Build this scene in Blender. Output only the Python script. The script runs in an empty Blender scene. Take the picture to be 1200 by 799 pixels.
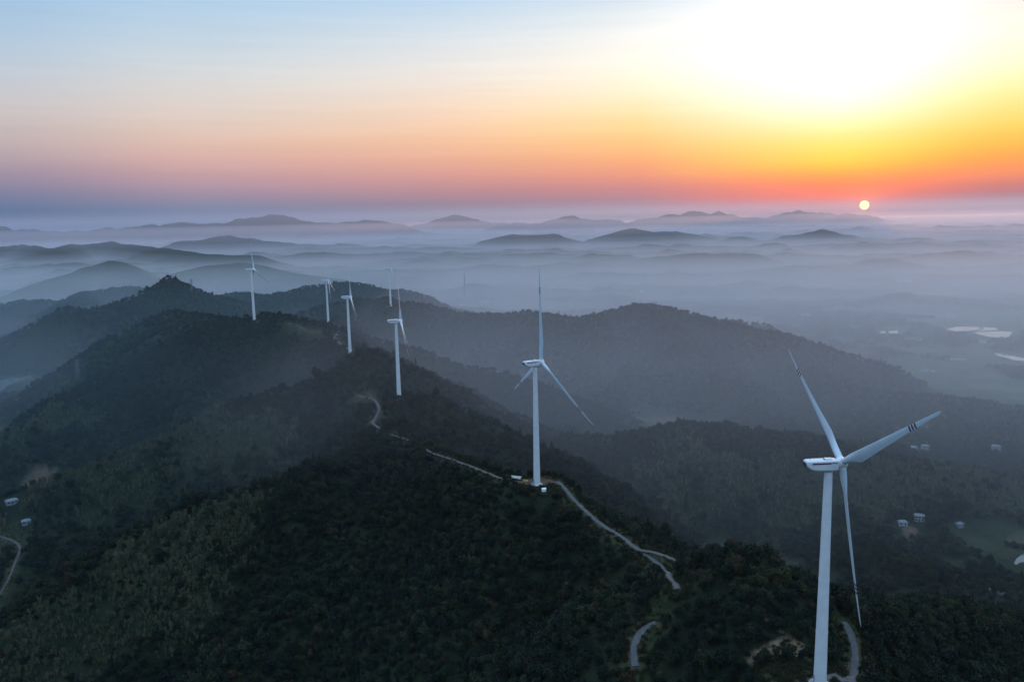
import bpy, bmesh, math, random
import numpy as np
from mathutils import Vector, Matrix

R = math.radians
S = bpy.context.scene
COL = S.collection

# ------------------------------------------------------------------ camera
CAMZ = 400.0
F_PX = 942.7
PITCH, ROLL = R(8.774), R(-1.191)
cam_d = bpy.data.cameras.new('camera')
cam_d.sensor_width = 36.0
cam_d.lens = 36.0 * F_PX / 1200.0
cam_d.clip_start = 1.0
cam_d.clip_end = 200000.0
cam = bpy.data.objects.new('camera', cam_d)
COL.objects.link(cam)
FW = np.array([0, math.cos(PITCH), -math.sin(PITCH)])
RT0 = np.array([1.0, 0, 0])
UP0 = np.cross(RT0, FW)
RT = RT0 * math.cos(ROLL) + UP0 * math.sin(ROLL)
UP = -RT0 * math.sin(ROLL) + UP0 * math.cos(ROLL)
cam.matrix_world = Matrix(((RT[0], UP[0], -FW[0], 0), (RT[1], UP[1], -FW[1], 0),
                           (RT[2], UP[2], -FW[2], CAMZ), (0, 0, 0, 1)))
S.camera = cam

def ray(px, py):
    return FW + RT * (px - 600) / F_PX - UP * (py - 399.5) / F_PX

def at_z(px, py, z):
    d = ray(px, py)
    return d * (z / d[2])

def at_y(px, py, y):
    d = ray(px, py)
    return d * (y / d[1])

# ------------------------------------------------------------------ world, sun, exposure
SUN_DIR = ray(1013, 240.5)
SUN_DIR = SUN_DIR / np.linalg.norm(SUN_DIR)
SUN_EL = math.asin(SUN_DIR[2])
SUN_AZ = math.atan2(SUN_DIR[0], SUN_DIR[1])        # from +Y towards +X

S.view_settings.view_transform = 'Standard'
S.view_settings.look = 'None'
S.view_settings.exposure = 0.0
S.view_settings.gamma = 1.0
S.view_settings.use_curve_mapping = False

world = bpy.data.worlds.new('World')
S.world = world
world.use_nodes = True
nt = world.node_tree
nt.nodes.clear()

def N(tree, typ, **kw):
    n = tree.nodes.new(typ)
    for k, v in kw.items():
        setattr(n, k, v)
    return n

def math_n(tree, op, a, b=None, c=None, clamp=False):
    n = tree.nodes.new('ShaderNodeMath')
    n.operation = op
    n.use_clamp = clamp
    for i, v in enumerate((a, b, c)):
        if v is None:
            continue
        if isinstance(v, (int, float)):
            n.inputs[i].default_value = v
        else:
            tree.links.new(v, n.inputs[i])
    return n.outputs[0]

def ramp_n(tree, fac, stops, interp='LINEAR'):
    n = tree.nodes.new('ShaderNodeValToRGB')
    cr = n.color_ramp
    cr.interpolation = interp
    while len(cr.elements) < len(stops):
        cr.elements.new(0.5)
    for e, (p, c) in zip(cr.elements, stops):
        e.position = p
        e.color = (c[0], c[1], c[2], 1)
    tree.links.new(fac, n.inputs[0])
    return n.outputs[0]

def mix_n(tree, fac, a, b, typ='MIX', clamp=False):
    n = tree.nodes.new('ShaderNodeMix')
    n.data_type = 'RGBA'
    n.blend_type = typ
    n.clamp_factor = True
    if isinstance(fac, (int, float)):
        n.inputs[0].default_value = fac
    else:
        tree.links.new(fac, n.inputs[0])
    for i, v in ((6, a), (7, b)):
        if isinstance(v, tuple):
            n.inputs[i].default_value = (v[0], v[1], v[2], 1)
        else:
            tree.links.new(v, n.inputs[i])
    return n.outputs[2]

def lin(r, g, b):
    return tuple((c / 255 / 12.92) if c / 255 <= 0.04045 else ((c / 255 + 0.055) / 1.055) ** 2.4 for c in (r, g, b))

tc = N(nt, 'ShaderNodeTexCoord')
sep = N(nt, 'ShaderNodeSeparateXYZ')
nt.links.new(tc.outputs['Generated'], sep.inputs[0])
el = math_n(nt, 'MULTIPLY', math_n(nt, 'ARCSINE', sep.outputs[2]), 180 / math.pi)      # degrees above the horizon
az = math_n(nt, 'ARCTAN2', sep.outputs[0], sep.outputs[1])
daz = math_n(nt, 'MULTIPLY', math_n(nt, 'WRAP', math_n(nt, 'SUBTRACT', az, SUN_AZ), math.pi, -math.pi), 180 / math.pi)
fac = math_n(nt, 'DIVIDE', math_n(nt, 'MAXIMUM', el, 0.0), 90.0)
# elevation axis of the ramps: square root opens up the band over the horizon
facr = math_n(nt, 'POWER', fac, 0.5)
def P(deg):
    return (deg / 90.0) ** 0.5
# colours of the dawn sky by height above the horizon, at several bearings from the sun
def elev(px, py):
    d = ray(px, py)
    return max(0.0, math.degrees(math.asin(d[2] / np.linalg.norm(d))))
ZEN = [(28, (172, 210, 248)), (45, (170, 208, 250)), (90, (166, 206, 251))]
def column(px, stops, zen=ZEN):
    st = sorted([(elev(px, y), c_) for y, c_ in stops])
    return ramp_n(nt, facr, [(P(e_), lin(*c_)) for e_, c_ in st + zen], 'B_SPLINE')
SKYC = {
    50: [(266, (78, 108, 148)), (245, (88, 117, 155)), (228, (112, 126, 160)), (205, (152, 140, 166)), (180, (178, 162, 172)), (140, (200, 190, 192)), (100, (196, 202, 212)), (50, (174, 200, 224)), (0, (152, 187, 220))],
    260: [(262, (92, 120, 156)), (250, (102, 126, 162)), (235, (132, 138, 165)), (210, (184, 150, 166)), (180, (218, 176, 168)), (150, (224, 200, 188)), (100, (215, 215, 216)), (60, (200, 215, 226)), (0, (166, 200, 230))],
    530: [(256, (106, 122, 150)), (246, (122, 126, 152)), (232, (158, 134, 150)), (214, (194, 142, 150)), (190, (226, 166, 150)), (160, (244, 196, 160)), (120, (245, 222, 204)), (80, (235, 232, 230)), (40, (214, 226, 236)), (0, (182, 211, 236))],
    750: [(252, (122, 124, 148)), (238, (146, 130, 150)), (222, (182, 130, 140)), (203, (226, 146, 126)), (175, (248, 184, 122)), (140, (255, 224, 152)), (100, (255, 245, 220)), (50, (250, 250, 246)), (0, (216, 230, 241))],
    970: [(248, (150, 112, 136)), (240, (205, 112, 118)), (222, (236, 122, 102)), (206, (248, 150, 80)), (190, (255, 212, 68)), (160, (255, 234, 124)), (130, (255, 250, 222)), (100, (255, 255, 250)), (40, (255, 255, 255)), (0, (255, 255, 252))],
    1185: [(243, (122, 118, 144)), (228, (140, 114, 132)), (216, (176, 116, 122)), (200, (228, 138, 100)), (180, (250, 162, 80)), (150, (255, 206, 82)), (110, (255, 236, 152)), (80, (255, 245, 202)), (30, (250, 246, 232)), (0, (230, 226, 222))],
}
cc = {k_: column(k_, v_) for k_, v_ in SKYC.items()}
back = ramp_n(nt, facr, [(0, lin(96, 130, 176)), (P(2), lin(108, 142, 190)), (P(5), lin(124, 154, 204)), (P(9), lin(138, 176, 222)),
                         (P(15.5), lin(144, 190, 238)), (P(28), lin(166, 206, 249)), (P(60), lin(168, 207, 251)), (1, lin(166, 206, 251))])
SAZ = math.degrees(SUN_AZ)
def bear(px):
    d = ray(px, 250)
    return math.degrees(math.atan2(d[0], d[1])) - SAZ
seq = [(-115, back), (bear(50) - 3, cc[50]), (bear(260), cc[260]), (bear(530), cc[530]), (bear(750), cc[750]), (bear(970), cc[970]),
       (bear(1185), cc[1185]), (22, cc[750]), (36, cc[530]), (52, cc[260]), (64, cc[50]), (120, back)]
base_c = seq[0][1]
for (a0, c0), (a1, c1) in zip(seq[:-1], seq[1:]):
    mr = N(nt, 'ShaderNodeMapRange'); mr.interpolation_type = 'SMOOTHSTEP' if a1 > 8 or a0 < -50 else 'LINEAR'
    mr.inputs['From Min'].default_value = a0; mr.inputs['From Max'].default_value = a1
    nt.links.new(daz, mr.inputs['Value'])
    base_c = mix_n(nt, mr.outputs['Result'], base_c, c1)
# the white heart of the glow a few degrees over the sun
gx = math_n(nt, 'DIVIDE', math_n(nt, 'ADD', daz, 1.5), 9.0)
gy = math_n(nt, 'DIVIDE', math_n(nt, 'SUBTRACT', el, 10.5), 4.2)
g2 = math_n(nt, 'ADD', math_n(nt, 'MULTIPLY', gx, gx), math_n(nt, 'MULTIPLY', gy, gy))
glow = math_n(nt, 'MULTIPLY', math_n(nt, 'EXPONENT', math_n(nt, 'MULTIPLY', g2, -1.0)), 0.35)
# thin streaks lying along the horizon
mp = N(nt, 'ShaderNodeMapping')
mp.inputs['Scale'].default_value = (1.6, 1.6, 46)
nt.links.new(tc.outputs['Generated'], mp.inputs[0])
nz = N(nt, 'ShaderNodeTexNoise')
nz.inputs['Scale'].default_value = 2.4
nz.inputs['Detail'].default_value = 5
nt.links.new(mp.outputs[0], nz.inputs['Vector'])
streak = math_n(nt, 'MULTIPLY_ADD', nz.outputs[0], 0.12, 0.94)
# the high sky is brighter than the band seen in the picture
hi = N(nt, 'ShaderNodeMapRange'); hi.interpolation_type = 'SMOOTHSTEP'
hi.inputs['From Min'].default_value = 17; hi.inputs['From Max'].default_value = 42
hi.inputs['To Min'].default_value = 1.0; hi.inputs['To Max'].default_value = 1.75
nt.links.new(el, hi.inputs['Value'])
streak = math_n(nt, 'MULTIPLY', streak, hi.outputs['Result'])
vs = N(nt, 'ShaderNodeVectorMath', operation='SCALE')
nt.links.new(base_c, vs.inputs[0])
nt.links.new(streak, vs.inputs['Scale'])
va = N(nt, 'ShaderNodeVectorMath', operation='ADD')
nt.links.new(vs.outputs[0], va.inputs[0])
cg = N(nt, 'ShaderNodeCombineXYZ')
for i, k in enumerate((1.0, .93, .8)):
    nt.links.new(math_n(nt, 'MULTIPLY', glow, k), cg.inputs[i])
nt.links.new(cg.outputs[0], va.inputs[1])
# the sun's own disc
dp = N(nt, 'ShaderNodeVectorMath', operation='DOT_PRODUCT')
nt.links.new(tc.outputs['Generated'], dp.inputs[0])
dp.inputs[1].default_value = tuple(SUN_DIR)
ang = math_n(nt, 'MULTIPLY', math_n(nt, 'ARCCOSINE', math_n(nt, 'MINIMUM', dp.outputs['Value'], 1.0)), 180 / math.pi)
disc = math_n(nt, 'SUBTRACT', 1.0, math_n(nt, 'DIVIDE', math_n(nt, 'SUBTRACT', ang, 0.25), 0.03, clamp=True))
halo = math_n(nt, 'MULTIPLY', math_n(nt, 'EXPONENT', math_n(nt, 'MULTIPLY', ang, -1.1)), 0.35)
cs = N(nt, 'ShaderNodeCombineXYZ')
for i, (kd, kh) in enumerate(((10.0, 1.0), (4.6, .30), (.7, .05))):
    nt.links.new(math_n(nt, 'ADD', math_n(nt, 'MULTIPLY', disc, kd), math_n(nt, 'MULTIPLY', halo, kh)), cs.inputs[i])
vb = N(nt, 'ShaderNodeVectorMath', operation='ADD')
nt.links.new(va.outputs[0], vb.inputs[0])
nt.links.new(cs.outputs[0], vb.inputs[1])
bg1 = N(nt, 'ShaderNodeBackground')
nt.links.new(vb.outputs[0], bg1.inputs[0])
bg1.inputs[1].default_value = 0.97
sky = N(nt, 'ShaderNodeTexSky')
sky.sky_type = 'NISHITA'
sky.sun_disc = False
sky.sun_elevation = max(SUN_EL, 0.0)
sky.sun_rotation = SUN_AZ
sky.altitude = 400
sky.air_density = 1.4
sky.dust_density = 2.0
bg2 = N(nt, 'ShaderNodeBackground')
nt.links.new(sky.outputs[0], bg2.inputs[0])
bg2.inputs[1].default_value = 0.05
adds = N(nt, 'ShaderNodeAddShader')
nt.links.new(bg1.outputs[0], adds.inputs[0])
nt.links.new(bg2.outputs[0], adds.inputs[1])
wo = N(nt, 'ShaderNodeOutputWorld')
nt.links.new(adds.outputs[0], wo.inputs[0])
world.cycles.sampling_method = 'MANUAL'
world.cycles.sample_map_resolution = 1024

sun_d = bpy.data.lights.new('sun', 'SUN')
sun_d.energy = 3.0
sun_d.angle = R(0.5)
sun_d.color = (1.0, 0.50, 0.28)
sun = bpy.data.objects.new('sun', sun_d)
COL.objects.link(sun)
sun.rotation_mode = 'QUATERNION'
sun.rotation_quaternion = Vector(SUN_DIR).to_track_quat('Z', 'Y')
sun.location = (0, 0, CAMZ + 300)

cy = S.cycles
cy.max_bounces = 9
cy.diffuse_bounces = 2
cy.glossy_bounces = 2
cy.transmission_bounces = 2
cy.volume_bounces = 8
cy.transparent_max_bounces = 8
cy.use_denoising = True
cy.sample_clamp_indirect = 4.0
cy.use_adaptive_sampling = True
cy.adaptive_threshold = 0.01

# ------------------------------------------------------------------ helpers
def nz2(x, y, seed=0):
    """smooth value noise in -1..1 on a unit lattice"""
    xi = np.floor(x); yi = np.floor(y)
    fx = x - xi; fy = y - yi
    fx = fx * fx * fx * (fx * (fx * 6 - 15) + 10)
    fy = fy * fy * fy * (fy * (fy * 6 - 15) + 10)
    xi = xi.astype(np.int64); yi = yi.astype(np.int64)
    def h(a, b):
        v = (a * 374761393 + b * 668265263 + seed * 974634777) & 0xffffffff
        v = ((v ^ (v >> 13)) * 1274126177) & 0xffffffff
        v = ((v ^ (v >> 16)) * 2246822519) & 0xffffffff
        return ((v ^ (v >> 15)) & 0xffffff) / float(0x7fffff) - 1.0
    a = h(xi, yi); b = h(xi + 1, yi); c = h(xi, yi + 1); d = h(xi + 1, yi + 1)
    return (a + (b - a) * fx) + ((c + (d - c) * fx) - (a + (b - a) * fx)) * fy

def fbm(x, y, wl, octv=4, seed=0, gain=0.5):
    s = 0; a = 1.0; n = 0
    ca, sa = math.cos(0.6), math.sin(0.6)
    x = x / wl; y = y / wl
    for o in range(octv):
        s = s + a * nz2(x + 17.3 * o, y - 9.1 * o, seed + o)
        n += a; a *= gain
        x, y = (x * ca - y * sa) * 2.03, (x * sa + y * ca) * 2.03
    return s / n

def ridged(x, y, wl, octv=4, seed=0, gain=0.5):
    s = 0; a = 1.0; n = 0
    ca, sa = math.cos(0.9), math.sin(0.9)
    x = x / wl; y = y / wl
    for o in range(octv):
        s = s + a * (1 - 2 * np.abs(nz2(x + 5.3 * o, y + 3.7 * o, seed + o)))
        n += a; a *= gain
        x, y = (x * ca - y * sa) * 2.05, (x * sa + y * ca) * 2.05
    return s / n

# ------------------------------------------------------------------ terrain: ridges read off the photograph
# (x px, y px, height under the camera) or (x px, y px, distance) ; slope, rounding radius, tree height allowance
def rp(p):
    x, y, v = p
    return at_z(x, y, v) if v < 0 else at_y(x, y, v)

RIDGES = []
def ridge(pts, slope=0.5, r0=20., drop=5.0, wob=0.35, world_pts=None, wend=None):
    P_ = [rp(p) for p in pts] if world_pts is None else [np.array(p, float) for p in world_pts]
    P_ = np.array(P_)
    P_[:, 2] -= drop
    RIDGES.append((P_, slope, r0, wob))

# main crest with the road and the three near machines
ridge(None, .62, 14, 3.0, .25, [(135, 120, -185), (110, 200, -176), (106, 258, -165.5), (99, 300, -156), (97, 335, -148), (92, 362, -164), (86, 395, -184),
                             (74, 425, -187), (45, 468, -180), (14, 503, -172.5), (-22, 560, -179), (-58, 615, -184), (-86, 665, -187),
                             (-112, 720, -187), (-115, 788, -179), (-132, 850, -182), (-156, 900, -163), (-164, 928, -153), (-176, 960, -160), (-200, 1030, -184), (-222, 1096, -185)])
# hump in front of the third machine, falling away to the right
ridge([(448, 476, -187), (478, 467, -181), (505, 463, -180), (540, 478, -190), (575, 496, -204), (610, 520, -222), (650, 556, -250), (690, 590, -290)], .6, 14, 5, .3)
# right spur of the first hill
ridge([(905, 667, -149), (955, 688, -165), (1010, 703, -182), (1060, 706, -196), (1110, 706, -212), (1160, 714, -232), (1215, 726, -258), (1290, 750, -290)], .58, 14, 5, .3)
ridge(None, .6, 14, 4, .25, [(97, 335, -151), (50, 322, -178), (0, 300, -212), (-50, 270, -250)])
# spur B2 (bamboo) and B1 to the left
ridge([(470, 512, -187), (420, 530, -190), (360, 552, -192), (290, 575, -203), (242, 585, -214), (210, 602, -222), (174, 621, -232),
       (141, 646, -243), (100, 673, -255), (60, 700, -266), (0, 738, -282), (-80, 790, -300)], .66, 12, 4, .4)
ridge([(428, 412, 930), (409, 421, 930), (395, 432, 925), (372, 441, 920), (350, 449, 915), (300, 463, 905), (260, 475, 895), (225, 495, 875), (175, 517, 850), (125, 537, 830),
       (90, 551, 815), (50, 562, 810), (0, 580, 800), (-80, 610, 790)], .68, 8, 5, .4)
ridge([(428, 412, 930), (450, 427, 925), (480, 447, 930), (515, 470, 940), (560, 500, 960), (610, 535, 980)], .66, 8, 5, .35)
ridge([(350, 480, -212), (300, 505, -226), (240, 535, -246), (170, 575, -272), (110, 610, -296), (60, 635, -316)], .6, 14, 5, .45)
# low lobes on the near face
ridge(None, .6, 16, 4, .25, [(14, 503, -172.5), (-10, 455, -204), (-38, 410, -238), (-60, 360, -272)])
ridge(None, .6, 16, 4, .25, [(-60, 615, -184), (-105, 560, -212), (-150, 500, -244), (-190, 430, -276)])
ridge(None, .6, 16, 4, .25, [(86, 395, -184), (52, 372, -206), (20, 345, -228), (-10, 310, -252)])
# fourth machine -> fifth and sixth
ridge([(430, 413, 1090), (405, 402, 1180), (385, 392, 1300), (378, 384, 1420), (384, 379.5, 1524), (400, 372, 1640)], .5, 22, 4, .3)
ridge([(392, 394, 1300), (372, 386, 1280), (350, 374, 1275), (330, 369, 1275), (310, 368, 1272), (297, 376, 1257), (272, 373, 1270), (250, 378, 1290)], .5, 18, 4, .3)
ridge([(297, 377, 1255), (270, 388, -166), (240, 400, -182), (190, 425, -208), (140, 450, -236), (95, 478, -268), (40, 512, -300), (-30, 550, -335)], .66, 14, 5, .45)
ridge([(262, 372, -152), (235, 367, -153), (200, 364, -160), (175, 373, -176), (150, 387, -196), (120, 405, -222), (97, 415, -240), (60, 444, -272), (15, 467, -312), (-40, 492, -340)], .68, 14, 5, .45)
# crests stepping down to the right behind the third machine
ridge([(396, 380, -196), (420, 392, -203), (450, 400, -212), (484, 408, -222), (503, 414, -230), (534, 425, -242), (574, 431, -256), (600, 439, -264), (650, 455, -286),
       (700, 474, -308), (750, 494, -330)], .6, 14, 6, .45)
ridge([(440, 424, -196), (480, 440, -212), (515, 454, -226), (541, 458, -234), (569, 469, -246), (600, 482, -262), (650, 506, -296), (690, 520, -330)], .6, 14, 6, .45)
# C: hill between the second machine and the valley on the right
ridge([(600, 530, -318), (640, 515, -286), (680, 508, -276), (720, 509, -272), (760, 502, -266), (800, 496, -262), (850, 500, -266), (900, 504, -270),
       (950, 511, -276), (1000, 524, -284), (1050, 536, -292), (1100, 543, -300), (1150, 550, -310), (1210, 560, -326), (1300, 575, -345)], .42, 26, 7, .5)
ridge([(800, 496, -262), (810, 530, -285), (830, 580, -318), (860, 630, -342)], .42, 22, 5, .4)
ridge([(950, 511, -276), (960, 560, -305), (960, 610, -335)], .42, 22, 5, .4)
# low spur in the bottom right valley
ridge([(1010, 640, -322), (1060, 655, -320), (1110, 672, -330), (1160, 690, -348)], .35, 24, 5, .4)
# D: the big dark hill
ridge([(440, 376, -240), (480, 377, -230), (520, 372, -222), (560, 367, -216), (620, 366, -214), (680, 371, -216), (720, 362, -212), (755, 357, -208), (800, 364, -216),
       (860, 380, -232), (900, 390, -244), (940, 399, -258), (980, 411, -274), (1010, 421, -288), (1050, 438, -312), (1090, 452, -336)], .42, 40, 7, .45)
ridge([(755, 357, -208), (800, 400, -250), (850, 440, -292), (900, 470, -330)], .38, 40, 5, .5)
ridge([(620, 366, -214), (640, 400, -255), (680, 440, -300)], .38, 40, 5, .5)
ridge([(900, 390, -244), (960, 440, -300), (1000, 465, -335)], .38, 40, 5, .5)
ridge([(1000, 470, -330), (1060, 462, -318), (1110, 466, -322), (1160, 474, -326), (1230, 480, -330)], .3, 40, 5, .5)
# seventh machine's hill
ridge([(335, 372, -225), (356, 365, -212), (381, 357, -200), (409, 352, -190), (431, 351, -186), (450, 348.5, -180), (458, 356, -182), (480, 354, -186), (500, 357, -198), (540, 366, -222), (580, 376, -250)], .5, 24, 5, .35)
# I: behind it
ridge([(245, 352, -235), (277, 342, -212), (296, 344, -214), (318, 346, -216), (331, 343, -212), (365, 334, -196), (384, 334, -196), (403, 330, -190), (417, 331, -192),
       (425, 337, -202), (442, 338, -204), (458, 340, -208), (475, 341, -210), (488, 349, -226), (510, 357, -245), (540, 364, -262), (570, 375, -300)], .45, 35, 6, .35)
# H: the peak on the left
ridge([(-60, 392, 1840), (0, 380, 1850), (20, 373, 1860), (43, 366, 1880), (77, 359, 1900), (100, 366, 1930), (123, 359, 1960), (150, 349, 1990), (177, 336.5, 2010), (190, 329, 2020), (198, 323.5, 2025),
       (206, 328, 2030), (217, 334, 2035), (240, 342, 2050), (262, 348, 2060), (290, 356, 2070)], .7, 6, 4, .25)
ridge([(77, 359.5, -196), (55, 388, -240), (40, 405, -285)], .45, 26, 5, .4)
ridge([(198, 328, -146), (180, 362, -200), (150, 395, -260), (110, 425, -320)], .45, 26, 5, .4)
# J K L M: hills in the mist on the left
ridge([(60, 372, -262), (77, 357, -246), (100, 342, -232), (133, 338, -228), (157, 336, -226), (175, 341, -236), (200, 352, -262)], .4, 40, 5, .35)
ridge([(-60, 372, -270), (0, 358, -255), (27, 352, -246), (50, 352, -246), (67, 359, -262), (95, 372, -300)], .4, 40, 5, .35)
ridge([(40, 332, -250), (60, 326, -236), (80, 320, -226), (100, 312, -208), (127, 305.5, -196), (140, 307, -200), (157, 316, -222), (180, 327, -250), (215, 338, -290)], .42, 32, 5, .3)
ridge([(180, 330, -270), (207, 318, -238), (240, 309.5, -215), (277, 307.5, -212), (300, 309, -216), (340, 318, -240), (400, 326, -270)], .42, 32, 5, .3)
ridge([(-80, 300, -230), (0, 289.5, -196), (27, 287, -190), (50, 290, -196), (67, 292, -200), (83, 286, -188), (133, 285, -186), (167, 288, -194), (200, 292, -204), (240, 297, -220), (300, 300, -240)], .42, 40, 5, .3)
ridge([(210, 284, 9500), (250, 279, 9500), (270, 277, 9500), (300, 281, 9500), (350, 285, 9500), (400, 284, 9500), (430, 287, 9500)], .42, 40, 5, .3)
ridge([(330, 298, 7000), (380, 293, 7000), (420, 296, 7000), (470, 294, 7200), (520, 298, 7200)], .42, 40, 5, .3)
ridge([(500, 301, 6500), (525, 298, 6500), (545, 297, 6500), (600, 300, 6600), (680, 297, 6600), (760, 303, 6600)], .42, 40, 5, .3)
# P: islands in the middle distance
ridge([(555, 285, 9000), (570, 281, 9000), (587, 277, 9000), (600, 274, 9000), (617, 275.5, 9000), (647, 273.5, 9000), (667, 279, 9000), (700, 286, 9000)], .34, 30, 0, .35)
ridge([(680, 284, 9000), (693, 279, 9000), (713, 274, 9000), (733, 269, 9000), (743, 267.5, 9000), (757, 269.5, 9000), (783, 271.5, 9000), (800, 273.5, 9200), (820, 276, 9300), (845, 282, 9500)], .34, 30, 0, .35)
ridge([(840, 286, 8800), (853, 280, 8800), (865, 276, 8800), (877, 280, 8800), (890, 284, 8800)], .35, 60, 0, .2)
ridge([(890, 285, 8600), (910, 280, 8600), (923, 277, 8600), (947, 272, 8600), (960, 270.5, 8600), (973, 274, 8600), (987, 279, 8600), (1010, 285, 8600)], .34, 30, 0, .35)
ridge([(760, 302, 5200), (800, 297, 5200), (833, 297, 5200), (883, 299, 5200), (900, 305, 5200)], .34, 30, 0, .35)
ridge([(1060, 336, -334), (1090, 330, -326), (1120, 325, -322), (1150, 318, -318), (1180, 313, -314), (1215, 314, -316), (1280, 322, -325)], .22, 50, 0, .4)
ridge([(1000, 360, -336), (1050, 351, -330), (1100, 348, -327), (1150, 353, -331), (1220, 350, -330)], .22, 40, 0, .5)
ridge([(1075, 270, 12000), (1113, 263.5, 12000), (1137, 265, 12000), (1170, 264, 12000), (1230, 262, 12000)], .25, 150, 0, .3)
# N O: the far ranges
ridge([(-60, 274, 15000), (0, 269.5, 15000), (20, 267, 15000), (37, 268, 15000), (50, 271, 15200), (83, 268, 15500), (140, 267, 15500), (167, 263, 15500), (200, 261, 15500), (250, 261, 15500),
       (273, 258.5, 15500), (300, 255.5, 15500), (320, 254.5, 15500), (330, 251.5, 15500), (341, 254.5, 15500), (352, 258.5, 15500), (370, 259.5, 15500), (385, 262, 15600), (405, 262.5, 15700),
       (420, 261, 15700), (433, 259.5, 15700), (450, 261.5, 15700), (467, 263, 15700), (485, 269, 15700)], .34, 30, 0, .35)
ridge([(470, 266, 21000), (500, 261, 21000), (520, 257.5, 21000), (535, 254, 21000), (547, 254, 21000), (562, 259, 21000), (600, 263, 21000)], .28, 40, 0, .3)
ridge([(575, 266, 17500), (587, 263.5, 17500), (617, 261, 17500), (633, 260, 17500), (650, 259, 17500), (663, 254, 17500), (683, 256, 17500), (707, 259, 17500), (727, 262, 17500)], .34, 30, 0, .35)
ridge([(735, 259, 18500), (767, 256.5, 18500), (783, 254.5, 18500), (800, 252.5, 18500), (815, 250.5, 18500), (825, 249, 18500), (832, 250.3, 18500), (841, 247.3, 18500), (850, 251, 18500), (867, 254, 18500),
       (885, 254, 18500), (900, 253.5, 18500), (915, 253, 18500), (927, 251, 18500), (943, 247.6, 18500), (955, 248, 18500), (967, 247.4, 18500), (987, 248.4, 18500), (1007, 251, 18500), (1027, 254, 18500), (1045, 257, 18500)], .34, 30, 0, .35)

# machines: base position (camera at 0,0,0), yaw of the rotor axis from +Y, phase of the blades
TURB = [((105.7, 260.9, -164.5), 1.520, -1.050), ((14.3, 502.8, -172.1), 1.114, 0.024), ((-114.3, 788.7, -179.6), 1.431, -0.046),
        ((-223.8, 1096.1, -184.3), 1.386, -0.074), ((-349.8, 1524.5, -192.6), 1.442, 0.075), ((-404.5, 1256.9, -153.4), 0.981, -0.202),
        ((-257.8, 1712.8, -184.5), 1.407, -0.063)]
FLOOR = -345.0

def smax(a, b, k):
    h = np.clip(0.5 + 0.5 * (a - b) / k, 0, 1)
    return b + (a - b) * h + k * h * (1 - h)

PONDS = [
    [(1108, 386), (1121, 383), (1145, 383), (1151, 385.2), (1139, 387.6), (1120, 388.5)], [(1150, 383.2), (1168, 384.4), (1169, 386.6), (1149, 388), (1143, 388.2), (1154, 385.2)],
    [(1141, 389.6), (1170, 388.2), (1187, 389), (1181, 396), (1160, 395), (1146, 391.6)],
    [(1164, 413), (1178, 414), (1191, 418), (1206, 421), (1200, 423), (1187, 422), (1178, 419), (1169, 417)],
    [(1031, 388), (1038, 388), (1038, 390.5), (1031, 390.5)], [(1041, 388), (1052, 387.5), (1052, 390.5), (1042, 390.5)],
    [(1062, 395.5), (1081, 396.5), (1081, 398.5), (1062, 398)], [(903, 378.4), (914, 378.6), (913, 380.6), (905, 380.4)], [(927, 381), (938, 381.5), (938, 383), (927, 383)],
    [(1206, 645), (1199, 649), (1191, 654.6), (1188, 660), (1191, 662), (1196, 659), (1206, 659)],
    [(1167, 692), (1170, 692), (1172, 695), (1177, 693.5), (1182, 696), (1179, 698), (1170, 697)], [(1159, 689), (1162, 690), (1161, 691.5), (1158, 690.5)],
    [(1163, 713), (1167, 711), (1170, 714), (1172, 717.5), (1164, 718)], [(1146, 707), (1149, 708), (1148, 709.5), (1145, 708.5)],
    [(-12, 448), (0, 446), (13.5, 443), (36, 440.5), (38, 443), (27, 446), (7, 453), (2, 458.6), (-12, 461)],
]
POND_Z = [FLOOR - 3] * 9 + [FLOOR - 4] * 5 + [FLOOR - 3]
POND_W = [np.array([at_z(px, py, z)[:2] for px, py in p]) for p, z in zip(PONDS, POND_Z)]

def in_poly(x, y, poly):
    ins = np.zeros(x.shape, bool)
    n = len(poly)
    for i in range(n):
        x1, y1 = poly[i]; x2, y2 = poly[(i + 1) % n]
        if y1 == y2:
            continue
        c = ((y1 > y) != (y2 > y)) & (x < (x2 - x1) * (y - y1) / (y2 - y1) + x1)
        ins ^= c
    return ins

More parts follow.
